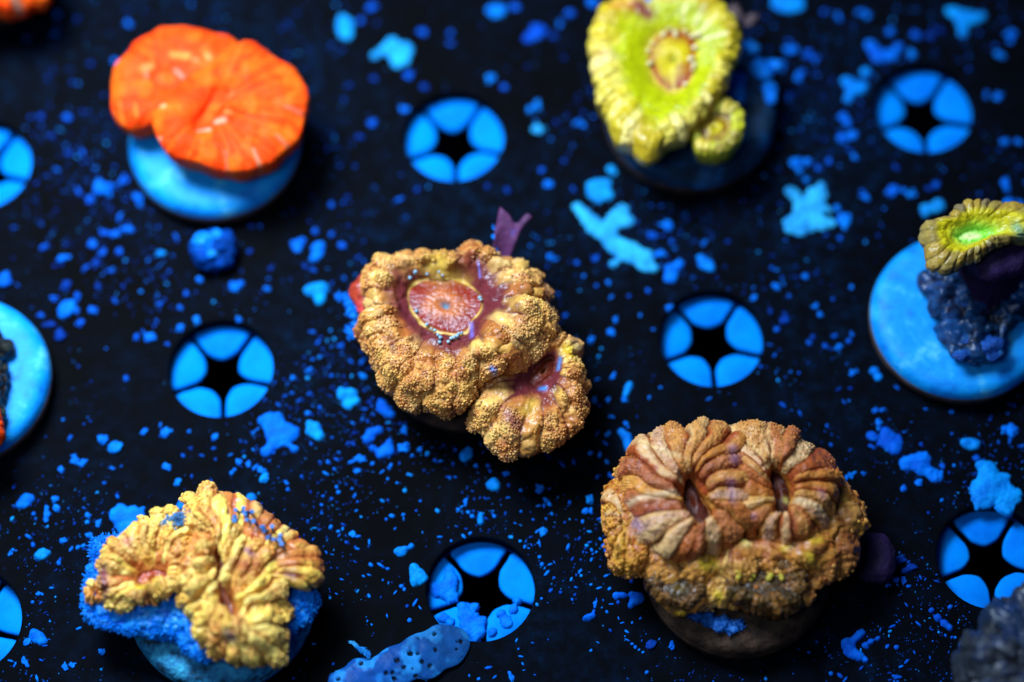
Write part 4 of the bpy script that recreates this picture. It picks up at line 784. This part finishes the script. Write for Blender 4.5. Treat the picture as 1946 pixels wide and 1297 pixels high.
FL = [
 ('c1', [(310,205,65),(365,110,28),(290,230,40)], 'rounded blue sediment flake with a small knob, between the yellow coral and a branching flake', 0.9),
 ('c1', [(200,295,32),(232,325,36),(265,360,42),(300,395,42),(365,460,44),(440,505,48),(510,545,46),(330,430,38),(400,490,48),(480,520,50),(540,570,42),(580,600,22),(380,580,26),(410,350,68)], 'long branching pale sediment flake between the golden-brown and yellow corals', 1.0),
 ('c1', [(1340,320,90),(1250,225,34),(1390,230,48),(1260,390,45),(1420,380,38),(1300,390,45)], 'large four-cornered pale sediment flake between the yellow coral and the green cup coral', 1.0),
 ('c1', [(1280,75,32),(1335,72,26),(1300,120,14),(1330,165,16)], 'short-tailed blue sediment scrap next to the large four-cornered flake', 0.65),
 ('c1', [(1510,360,45),(1480,300,22)], 'small blue sediment flake touching the side of the four-cornered flake', 0.65),
 ('c1', [(830,575,42),(810,545,22),(860,600,20)], 'triangular blue sediment flake behind the grommet beside the golden-brown coral', 0.7),
 ('c1', [(660,640,45),(705,580,26),(655,600,28)], 'paired blue sediment flake between the branching flake and a grommet', 0.6),
 ('c1', [(440,1220,22),(450,1195,22),(458,1175,20)], 'short rod of blue sediment beside the lower head of the golden-brown coral', 0.8),
 ('c2', [(180,150,52),(185,200,58),(165,110,28)], 'pear-shaped blue sediment flake behind the orange coral', 0.9),
 ('c2', [(465,265,52),(520,350,72),(560,310,44),(440,310,44),(370,345,32)], 'three-lobed pale sediment flake behind a grommet and the orange coral', 0.95),
 ('c2', [(1110,75,55),(1080,60,40),(1150,70,38)], 'broad blue sediment flake near the rim of the yellow coral', 0.7),
 ('c2', [(1345,220,60),(1385,190,38)], 'dull blue sediment flake near the rim of the yellow coral', 0.35),
 ('c3', [(30,20,80),(100,0,60)], 'big blue sediment flake behind the yellow coral plug', 0.8),
 ('c3', [(560,285,42),(630,350,55),(700,345,50),(735,290,35),(690,200,32),(600,325,42)], 'curved blue sediment flake behind the far grommet', 0.5),
 ('c3', [(1070,70,46),(1130,100,62),(1200,120,48),(1250,100,32),(1130,200,38),(1120,150,35)], 'winged pale sediment flake behind the far grommet', 0.85),
 ('c3', [(415,500,40),(455,550,52),(425,610,45),(520,530,46),(535,450,38)], 'forked blue sediment flake beside the far grommet', 0.75),
 ('c3', [(395,725,36),(430,770,33),(455,830,36),(390,855,40)], 'hooked blue sediment flake beside the far grommet', 0.5),
 ('c3', [(900,1300,42),(950,1280,48),(995,1260,38)], 'elongated bright sediment flake at the rim of the green cup coral', 0.9),
 ('c4', [(1430,690,46),(1490,685,52),(1470,770,38),(1530,740,32)], 'jagged pale sediment flake beside the golden-brown coral', 0.85),
 ('c4', [(870,900,72),(930,860,38),(800,890,32),(900,990,62),(990,1000,72),(1030,980,56),(890,1070,56),(830,1130,40),(1050,1110,36)], 'large crumbly blue sediment patch in front of a grommet', 0.55),
 ('c4', [(1205,960,68),(1240,1010,42),(1160,910,25)], 'oval pale sediment flake between the crumbly patch and the golden-brown coral', 0.85),
 ('c10', [(1600,610,55),(1640,590,32),(1540,610,32),(1620,680,32)], 'wedge-shaped pale sediment flake beside the red side lobe', 0.85),
 ('c10', [(1610,310,38),(1600,370,46),(1575,400,26)], 'slanting blue sediment flake between the algae ball and the purple ribbon', 0.6),
 ('c10', [(1465,300,46),(1510,275,26)], 'small bean-shaped sediment flake between the algae ball and the purple ribbon', 0.55),
 ('c10', [(1030,575,33),(1090,565,26),(1055,600,26)], 'heart-shaped blue sediment flake in front of the algae ball', 0.6),
 ('c5', [(680,205,42),(720,185,26),(770,165,30)], 'small bone-shaped sediment flake beside the clogged grommet', 0.75),
 ('c5', [(810,370,56),(840,430,52),(800,440,36),(790,330,32)], 'ragged pale sediment flake touching the clogged grommet', 0.85),
 ('c6', [(345,100,56),(320,55,28),(370,140,28)], 'dull blue sediment flake below the green cup coral plug', 0.4),
 ('c6', [(420,205,36),(470,210,46),(500,190,36),(500,240,36),(570,280,34),(540,255,22)], 'long ragged sediment flake below the green cup coral plug', 0.55),
 ('c6', [(820,320,62),(870,350,76),(800,380,46),(930,380,46),(970,370,30),(850,290,50),(830,240,35),(790,220,24),(910,440,28),(930,460,20)], 'large ragged bright sediment flake at the edge of the dim grommet', 0.8),
 ('c6', [(740,115,40),(715,110,22),(770,125,22)], 'thumb-shaped bright sediment flake behind the large ragged flake', 0.8),
 ('c6', [(140,1110,30),(150,1150,30),(190,1165,26),(180,1070,26),(205,1050,24),(220,1115,20),(250,1095,16),(285,1080,18),(225,1188,15),(118,1100,20)], 'ring-shaped dull sediment flake in front of the striped brown coral', 0.45),
 ('c6', [(550,940,15),(580,975,20),(615,1005,20),(640,1030,15),(650,1075,11)], 'thin dull strand of sediment between the striped coral and the mossy lump', 0.35),
 ('c9', [(110,320,24),(140,295,32),(170,280,22)], 'slanting blue sediment flake between the pale cut-off plug and the blue-edged coral', 0.6),
 ('c9', [(235,595,34),(205,600,22),(268,583,16)], 'bright leaf-shaped sediment flake beside the fuzzy blue coral edge', 0.85),
 ('c9', [(200,1040,33),(230,1070,26),(185,1020,20)], 'blue sediment flake beside the cut-off grommet near the blue-edged coral', 0.6),
 ('c14', [(540,950,65),(490,1000,40),(580,930,30)], 'blue sediment flake tucked behind the crest of the blue-edged coral', 0.7),
 ('bl', [(390,265,75),(340,255,45),(450,280,50),(410,340,45)], 'large blue sediment flake behind the left head of the blue-edged coral', 0.65),
 ('c14', [(1155,905,58)], 'blue sediment flake tucked behind the rust fold of the blue-edged coral', 0.75),
 ('c11', [(340,215,36),(390,185,26),(320,250,26),(350,295,26),(400,330,36),(440,300,36),(455,260,24),(448,325,28)], 'ring-shaped blue sediment patch in front of the golden-brown coral', 0.45),
 ('c11', [(410,25,34),(430,70,30),(470,90,26)], 'curled blue sediment strand beside the rim of the golden-brown coral', 0.45),
 ('c11', [(930,335,40),(915,355,26)], 'slanted bright sediment flake in front of the golden-brown coral', 0.75),
 ('c11', [(1100,515,40),(1080,525,26),(1110,540,26)], 'squarish bright sediment flake between the golden-brown coral and the clogged grommet', 0.8),
 ('c11', [(1015,710,22),(1015,735,22),(1015,758,22)], 'upright rod of bright sediment beside the clogged grommet', 0.75),
 ('c11', [(1880,195,30),(1910,225,32),(1925,265,30),(1930,305,28)], 'curved blue sediment flake touching the striped brown coral', 0.7),
 ('c12', [(785,625,38),(840,620,32),(900,610,26),(950,625,38),(920,670,36),(895,700,26),(960,660,30),(800,680,20)], 'lacy dull sediment patch beside the mossy side of the striped coral', 0.45),
 ('c12', [(565,790,30),(600,780,30),(610,745,16),(540,795,18)], 'small boot-shaped sediment flake between the clogged grommet and the striped coral', 0.5),
 ('c13', [(755,290,32),(785,335,30)], 'short bright sediment flake below the rim of the green cup coral plug', 0.7),
]
for k, (cr, cs, lb, b) in enumerate(FL): flake(cr, cs, lb, b, seed=k+1)
# sediment lying on the clogged grommet's flaps
for k, (cs, lb) in enumerate([([(1090,430,60),(1060,500,70),(980,520,55),(1100,570,50),(940,490,35),(1070,350,35)], 'blue sediment patch on the far flap of the clogged grommet'),
                ([(1200,700,60),(1230,790,70),(1290,860,60),(1180,650,35),(1290,650,28),(1330,770,40)], 'blue sediment heap across the front flaps of the clogged grommet'),
                ([(1490,700,45),(1530,780,50),(1600,670,40),(1420,850,45),(1620,600,30)], 'blue sediment patch on the side flap of the clogged grommet'),
                ([(1020,740,45),(1090,780,40)], 'small blue sediment patch beside the heap on the clogged grommet')]):
    flake('c5', cs, lb, 0.6, z0=-TH+0.02, seed=90+k, thick=0.45)

D, DD = 0.42, 0.2
SP = dict(
c1=[(55,185,33),(640,390,35),(825,475,28),(610,530,30),(565,435,28,D),(665,470,20,D),(650,790,28),(370,915,25),(1325,640,22),(1180,690,25),(1370,785,22),(1398,825,22),(375,1130,22),(350,1245,20),(285,1245,18),(850,1240,15),(65,538,22),(95,552,22),(270,950,22),(135,70,22,D),(180,205,20,D),(1390,105,25,D),(1070,745,20),(1245,735,16,D),(1485,990,22),(1150,975,15,D),(230,635,18),(355,670,20),(295,685,17,D),(370,740,18),(455,735,16,D),(550,710,18,D),(510,830,16),(390,850,20),(575,900,15),(200,570,20,D),(290,550,25,D),(140,830,22,D),(1550,690,18),(1150,810,20,DD),(1220,850,30,DD),(1360,940,20,DD),(610,1185,14),(555,1235,15),(300,1145,14),(1380,250,22),(940,465,18,DD),(1160,600,20,D),(1460,750,16,D),(1495,450,20,D)],
c2=[(1225,50,40,D),(1510,150,38,.6),(1570,85,38,D),(1700,15,45,.6),(350,50,45,D),(660,205,42,D),(830,205,30,D),(830,270,30,D),(575,465,40,D),(545,675,40,.6),(350,760,38,D),(1080,490,42,.7),(1160,540,35,D),(1370,650,42,.75),(1325,680,34,.7),(1365,800,50,1.),(1605,760,36),(1645,775,28),(1530,985,32,D),(1395,1050,30,D),(1430,1140,40,.9),(1590,1170,32,D),(515,1230,28,.5),(95,1265,28,D),(190,1215,28,DD),(625,1170,25,DD),(280,850,35,DD),(1060,1150,25,DD),(1180,1175,28,DD),(670,540,35,DD),(205,530,35,DD),(935,585,40,DD),(1480,755,30,DD),(275,130,32,D),(1470,230,35,DD),(360,490,32,DD)],
c3=[(275,75,35,D),(365,100,42,.6),(500,80,46),(545,100,36),(845,220,42,D),(930,225,35,DD),(985,190,40,DD),(820,335,40,.7),(1425,215,46,.6),(1425,255,34,.6),(1370,350,48,.7),(1335,285,25,D),(465,970,42),(440,930,25,D),(1280,590,40),(1355,595,40),(1390,880,35),(1475,875,40),(70,310,50),(65,260,30,D),(175,340,42,D),(220,360,35,D),(15,410,50),(115,485,45),(140,450,35,D),(60,600,35,D),(250,1045,35,D),(310,1000,30,D),(1400,1140,50,.6),(535,1215,42,.6),(515,1180,28,D),(700,1180,48,.5),(825,1205,46,.7),(775,1180,30,.6),(970,1140,35,D),(920,1165,25,DD),(720,1030,30,DD),(1420,1255,45,.6),(1490,1270,40,.6)],
c4=[(175,25,30,.5),(300,125,38,.7),(170,185,40,.6),(75,300,30,D),(620,118,40),(570,125,25),(1155,505,35),(1040,565,28),(1190,210,28,.5),(1230,290,30,D),(1410,320,38,D),(1580,555,40,.7),(1150,835,28),(1165,685,25,D),(1035,680,25,.5),(1335,545,25,.5),(1490,440,28,.5),(1570,440,28,.5),(735,985,22),(440,1020,30),(60,990,40),(100,970,25),(240,975,25),(20,925,25),(70,1250,35),(340,1160,22,.5),(430,1105,22,D),(560,1155,22),(620,1210,30),(735,1115,20),(700,1225,30),(750,1250,35),(805,1280,35),(445,1190,18,D),(1360,1265,22),(1310,1210,25),(1250,1210,20,D),(1485,1210,32),(1550,1180,34),(980,700,28,D),(1090,735,25,D),(930,770,25,D),(1245,790,25,.5),(1500,910,22),(1180,1070,22,D),(1600,1020,35)],
c14=[(165,297,36,.6),(315,235,38,.6),(375,305,45),(320,335,25,.5),(583,300,32,.5),(828,350,40),(375,620,45,.7),(475,765,38,.7),(525,520,30,D),(605,710,25,D),(700,515,30,D),(1040,575,35),(965,510,30),(975,680,32),(1000,650,30),(1140,600,40),(1200,625,40),(1260,665,35),(1275,735,50,.8),(1480,770,38),(1495,830,28),(1160,465,26),(1690,130,32),(1860,580,28),(1800,580,24),(1850,685,30),(1925,645,24)],
c5=[(120,10,25),(180,45,22),(190,75,18,D),(295,65,35,.75),(340,85,25),(430,130,22),(335,185,20),(85,215,18),(245,135,20,D),(445,315,25),(525,320,28),(580,345,22),(430,395,18),(385,405,18),(210,430,18),(540,435,16),(585,460,15),(690,485,24),(712,510,22),(640,535,20),(652,560,20),(430,565,22),(800,620,28),(840,660,18),(575,725,18),(755,760,25),(415,765,15),(450,795,15),(885,1190,45,.75),(1000,90,22),(1190,85,25),(1240,60,22),(1090,120,18),(1415,95,20),(1560,90,20),(1830,55,38,.7),(1780,45,22),(1800,145,25),(1680,170,22),(1735,155,18,D),(1690,125,16,D),(1800,250,22),(1820,310,25),(1840,340,15),(1885,310,20),(1860,380,28),(1815,585,18),(1780,635,22,.8),(1890,520,25,D),(1130,1050,28),(1040,1080,18,D),(1615,920,18),(1630,990,15),(1650,1050,18),(1665,1110,15),(1675,1160,12),(1390,1140,25,D),(1570,1215,32),(1440,1215,18),(1310,1230,18),(1235,1205,15),(1745,940,15,D)],
c6=[(290,15,28),(250,80,28,D),(280,80,26,D),(255,130,25,D),(485,305,22),(410,340,20,.5),(600,395,15),(125,288,20),(145,272,18),(165,260,16),(210,265,18,.5),(770,185,20,D),(950,55,34),(910,50,24),(940,95,18,.5),(1000,125,20,.5),(600,225,18,D),(345,640,20,D),(335,815,20,D),(370,790,18,D),(410,795,18,D),(435,822,15,D),(425,915,12,D),(640,925,16,D),(485,1010,15,D),(355,1020,15,D),(700,1115,18,.5),(330,1120,14,D),(375,1125,16,D),(425,1195,15,D),(375,1270,18,D),(50,1255,15,.6),(95,1265,16,.5),(120,1285,14,.5),(465,1150,10,D),(650,65,12,D),(395,690,26,DD),(440,735,30,DD)],
c7=[(370,300,38,.55),(440,270,30,D),(490,330,30,.55),(315,335,22,D),(275,305,18,D),(420,400,20,.5),(450,440,25,.55),(370,450,22,D),(405,455,20,.5),(325,490,22,.5),(420,515,18,D),(390,585,20,D),(300,575,18,D),(220,540,24,.6),(160,500,22,D),(235,725,30,.6),(265,722,18,.5),(330,725,20,.5),(190,685,20,D),(275,675,20,D),(405,690,18,D),(345,640,15,DD),(280,770,18,D),(145,740,18,D),(530,820,22,.6),(505,800,15,D),(480,820,15,D),(445,965,14,D),(240,45,20,D),(290,170,18,D),(245,170,16,DD),(180,110,16,DD),(145,40,18,DD),(510,1150,16),(245,1175,14,.5),(360,1180,20,.6),(405,1210,24,.7),(265,1245,22),(295,1260,16),(215,1285,14),(395,1280,14),(15,615,30,.5),(360,520,20,D),(340,560,20,DD),(210,810,24,DD),(175,775,20,DD),(230,640,22,DD)],
c8=[(565,150,50,.5),(550,340,50,.55),(260,390,40,D),(765,190,45,DD),(1265,235,50,.55),(1135,600,45,.6),(900,635,40,DD),(475,775,38,DD),(715,815,35,DD),(405,1145,42,D),(305,1160,35,DD),(660,1165,42,D),(810,1100,38,DD)],
c9=[(415,60,28),(420,85,26),(465,90,25),(335,130,22),(615,125,22),(630,15,35),(305,290,24),(315,340,22),(257,365,30),(255,400,20),(185,370,18,.5),(160,497,20),(350,517,20),(392,562,20),(430,555,18),(460,545,18),(490,490,22),(545,420,22),(487,380,20),(480,415,18),(60,590,20),(72,568,14),(325,640,18),(183,540,18,D),(215,808,20),(230,795,15),(490,670,22),(470,712,18),(450,875,16),(180,855,14),(285,777,14),(150,1078,20),(140,1185,24),(435,1000,15),(560,1130,20),(360,1210,20),(400,1200,20),(205,1278,16),(60,1180,14),(85,1195,12)],
c10=[(270,135,28,.5),(325,210,35,.6),(240,235,28,D),(550,360,42,.8),(655,250,35,.5),(268,345,32,D),(220,485,32,.5),(245,683,32,D),(105,745,35,.5),(815,540,28,.6),(720,630,28,D),(685,730,30),(545,705,32,D),(1268,605,32),(1775,310,32,D),(1575,470,30,D),(1520,445,28,DD),(1590,215,30,D),(1700,235,28,D),(1700,40,28,DD),(795,815,38),(680,870,40),(1075,805,40),(490,930,42,.7),(430,900,28,D),(385,930,25,D),(600,965,28,D),(1565,890,28,.5),(1605,960,30,D),(1290,460,28,DD),(1700,565,25,D),(1145,350,28,DD)],
c11=[(540,190,35),(540,300,36),(560,280,24),(200,30,40,.7),(250,15,25),(640,310,22),(685,340,18),(595,345,15),(860,310,18,D),(460,415,28),(410,445,18),(575,462,22,.8),(550,562,20,.8),(115,430,20),(70,457,20),(255,440,22),(350,395,20),(290,370,28),(215,380,25),(265,350,20),(75,385,18),(130,370,20,D),(130,540,18),(140,572,20),(240,595,22),(225,550,14),(45,595,16,D),(825,483,16),(860,478,14),(770,378,16),(735,378,14,D),(990,410,20,.5),(1062,408,20,.5),(1060,300,14,D),(1170,458,22,.5),(1075,440,18,D),(1265,560,18),(1265,578,16),(1375,550,32),(1415,622,22),(1440,645,22),(1375,655,16),(1185,605,14),(1440,550,12,D),(925,632,24),(880,680,20),(900,660,14),(940,695,18),(965,720,20),(1100,720,18),(1265,690,15),(1230,762,12),(750,687,22,.8),(540,710,18),(542,735,14),(470,718,22),(435,738,16,D),(250,685,14),(445,620,14,D),(645,625,14),(620,685,14,D),(490,795,14),(770,845,20),(910,845,22),(955,825,18,D),(1085,848,16),(1195,850,18,D),(840,870,18,D),(90,775,24),(140,820,18,D),(225,828,26),(260,842,20),(328,880,18),(258,920,14),(65,942,12),(185,880,16,D),(1690,615,30,.75),(1660,690,24),(1690,685,26),(1640,695,20),(1565,635,18,.5),(1755,735,20,.5),(1455,705,16),(1420,735,14),(1340,740,14,D),(1400,825,30),(1360,805,20,D),(1380,888,20),(1287,908,15),(1330,900,14,D),(1295,875,12),(1555,910,22),(1735,478,20,.5),(1795,385,22),(1750,340,22),(1693,330,22),(1800,215,30,.7),(1735,210,18,D),(1820,105,24),(1915,150,26),(1720,5,22),(1800,5,28),(1905,0,25),(1785,270,20,.5),(1820,470,25,.5),(1520,400,22,DD),(1590,385,22,DD),(300,60,18,D),(25,45,22),(240,205,18,DD),(230,270,28,DD),(1190,530,18,DD),(1045,610,16,DD)],
c12=[(185,220,24),(70,245,18),(120,235,18,D),(80,200,15,D),(400,250,24),(395,230,15),(180,325,20),(200,375,18),(212,400,16),(265,380,22),(300,365,15,D),(240,450,30,.7),(500,435,30),(575,210,20,D),(590,270,22),(590,345,20),(600,300,15),(525,285,15,D),(740,375,18,D),(705,470,22),(585,540,18),(650,565,22),(625,570,18,D),(730,570,20),(470,560,18,D),(300,485,18,D),(620,690,28),(710,750,20),(745,690,18),(680,660,14,D),(440,655,18,D),(1080,775,30),(1070,800,20),(905,835,16),(830,835,16),(800,800,15),(865,905,20),(870,970,18,.7),(850,940,12),(905,1000,18),(930,1025,20),(960,1045,15),(990,1065,16),(980,975,12,D),(1020,1220,20),(585,1052,18),(640,988,13),(205,650,18),(165,695,20,.8),(250,680,10,D),(1210,960,35,.6),(1210,1020,35,.5),(680,235,25),(720,280,30,D),(750,310,25,D),(660,185,20),(900,510,25,DD),(1050,1010,35,DD),(280,580,28,DD),(350,600,22,DD),(970,800,18,D),(440,340,20,DD),(140,990,16,D),(150,1240,12,D),(45,1105,15),(15,970,15),(55,1160,12),(65,1210,10)],
c13=[(125,20,25,D),(85,120,25,DD),(110,190,22,D),(20,265,22,.5),(370,60,22,D),(330,110,25,D),(520,145,30,.6),(495,65,25,D),(440,130,25,D),(610,55,25,.5),(590,100,25,D),(610,305,30),(645,292,18),(900,398,25,.5),(600,405,22,DD),(525,410,22,DD),(560,495,20,D),(160,510,28,D),(275,568,22,D),(450,650,20,D),(765,548,25,.5),(805,545,26,.5),(1090,540,20,D),(1260,560,22,.5),(1275,700,18,D),(600,805,18,DD)],
)
allsp = []
flk = [(CROPS[c][0]+x/CROPS[c][2], CROPS[c][1]+y/CROPS[c][2], r/CROPS[c][2]) for c, cs, _, _ in FL for x, y, r in cs]
for c, L in SP.items():
    x0, y0, s = CROPS[c]
    for t in L:
        x, y, r = x0 + t[0]/s, y0 + t[1]/s, t[2]/s; b = t[3] if len(t) > 3 else 0.62
        if any((x-a)**2 + (y-q)**2 < 49 for a, q, _, _ in allsp): continue
        if any((x-a)**2 + (y-q)**2 < (0.75*rr_)**2 for a, q, rr_ in flk): continue
        allsp.append((x, y, r, b))
holes = [(i*S, -j*S, HR + 0.3 if (i+j) % 2 == 0 else 13.2) for i in range(-5, 6) for j in range(-4, 7)]
def free(x, y, m=0.0): return all((x-a)**2 + (y-b)**2 > (r+m)**2 for a, b, r in holes)
allsp = [q for q in allsp if free(*at(q[0], q[1], 0)[:2])]
allsp.sort(key=lambda q: -q[2])
rs = random.Random(8); speck_me = []
v, f = ico(3)
for k in range(12):
    rr = np.random.RandomState(k); vv = v*(1 + 0.75*fbm(v*1.0 + k*5, 0.9, k, 4)[:,None])*np.array([1.1, rr.uniform(0.55, 1.0), 0.42])
    speck_me.append(mesh_np('sediment_grain', vv, f)); speck_me[-1].materials.append(M['sediment'])
far = []
for k, (x, y, r, b) in enumerate(allsp):
    blur = 4.5 - 3.5*y/1297; ra = max(0.6*r, r - blur)*0.94/13.3; p = at(x, y, 0)
    if k >= 290: far.append((p, ra, b)); continue
    o = bpy.data.objects.new('sediment_grain', speck_me[k % 12]); COL.objects.link(o)
    o.location = Vector((p[0], p[1], ra*0.22)) * MM; o.scale = (ra*rs.uniform(0.9, 1.15), ra, ra); o.rotation_euler = (0, 0, rs.uniform(0, 6.28)); o.color = sed_col(b)
    w = 'bright light blue' if b > 0.6 else 'medium blue' if b > 0.35 else 'dull dark blue'
    tag(o, 'small rounded %s grain of sediment loose on the black rack' % w, 'sediment', '%s sediment grains scattered over the rack' % w)
# uncountable dust
v0, f0 = ico(1)
def dust(name, items, b):
    V, F, k = [], [], 0
    for p, r in items:
        an = rs.uniform(0, 6.28); e = rs.uniform(0.5, 1.0); vv = v0*(1 + 0.35*np.array([rs.random() for _ in range(len(v0))]))[:,None]*np.array([r/e, r*e, r*0.5]); vv = np.stack([vv[:,0]*math.cos(an) - vv[:,1]*math.sin(an), vv[:,0]*math.sin(an) + vv[:,1]*math.cos(an), vv[:,2]], 1) + np.array([p[0], p[1], r*0.2]); V.append(vv); F.append(f0 + k); k += len(vv)
    o = obj(name, mesh_np(name, np.concatenate(V), np.concatenate(F)), M['sediment']); o.color = sed_col(b)
    tag(o, 'fine blue dust sprinkled over the black rack', 'dust', kind='stuff'); return o
pools = {0.1: [], 0.25: [], 0.42: [], 0.62: [], 0.85: []}
lv = sorted(pools)
for p, r, b in far: pools[min(lv, key=lambda q: abs(q-b))].append((p, r))
NQ = 80000
nr_ = np.random.RandomState(5); q = np.stack([nr_.uniform(-115, 115, NQ), nr_.uniform(-130, 60, NQ), np.zeros(NQ)], 1)
dn = fbm(q, 20, 77, 3) + 0.5*fbm(q, 5, 78, 2)
hot = [(220,480,70),(210,380,60),(260,560,60),(530,830,60),(650,800,70),(1150,1130,90),(1050,1010,80),(700,900,90),(1250,480,80),(1600,150,90),(480,980,80),(900,980,90),(80,950,80),(600,1050,90),(1130,640,70),(1700,60,80)]
for hx, hy, hr in hot:
    c_ = at(hx, hy, 0); dn = dn + 0.55*np.exp(-((q[:,0]-c_[0])**2 + (q[:,1]-c_[1])**2)/(2*(hr/13.3)**2))
pr_ = np.clip(0.16 + 0.75*dn, 0.02, 0.95); ok = nr_.rand(NQ) < pr_
for (x, y, _) in q[ok]:
    if not free(x, y, 0.2): continue
    r = 0.028 + 0.06*rs.random() + 0.2*rs.random()**6; pools[rs.choice((0.1, 0.1, 0.25, 0.25, 0.25, 0.42, 0.42, 0.62, 0.85))].append(((x, y, 0), r))
for b, it in pools.items():
    if it: dust('sediment_dust', it, b)
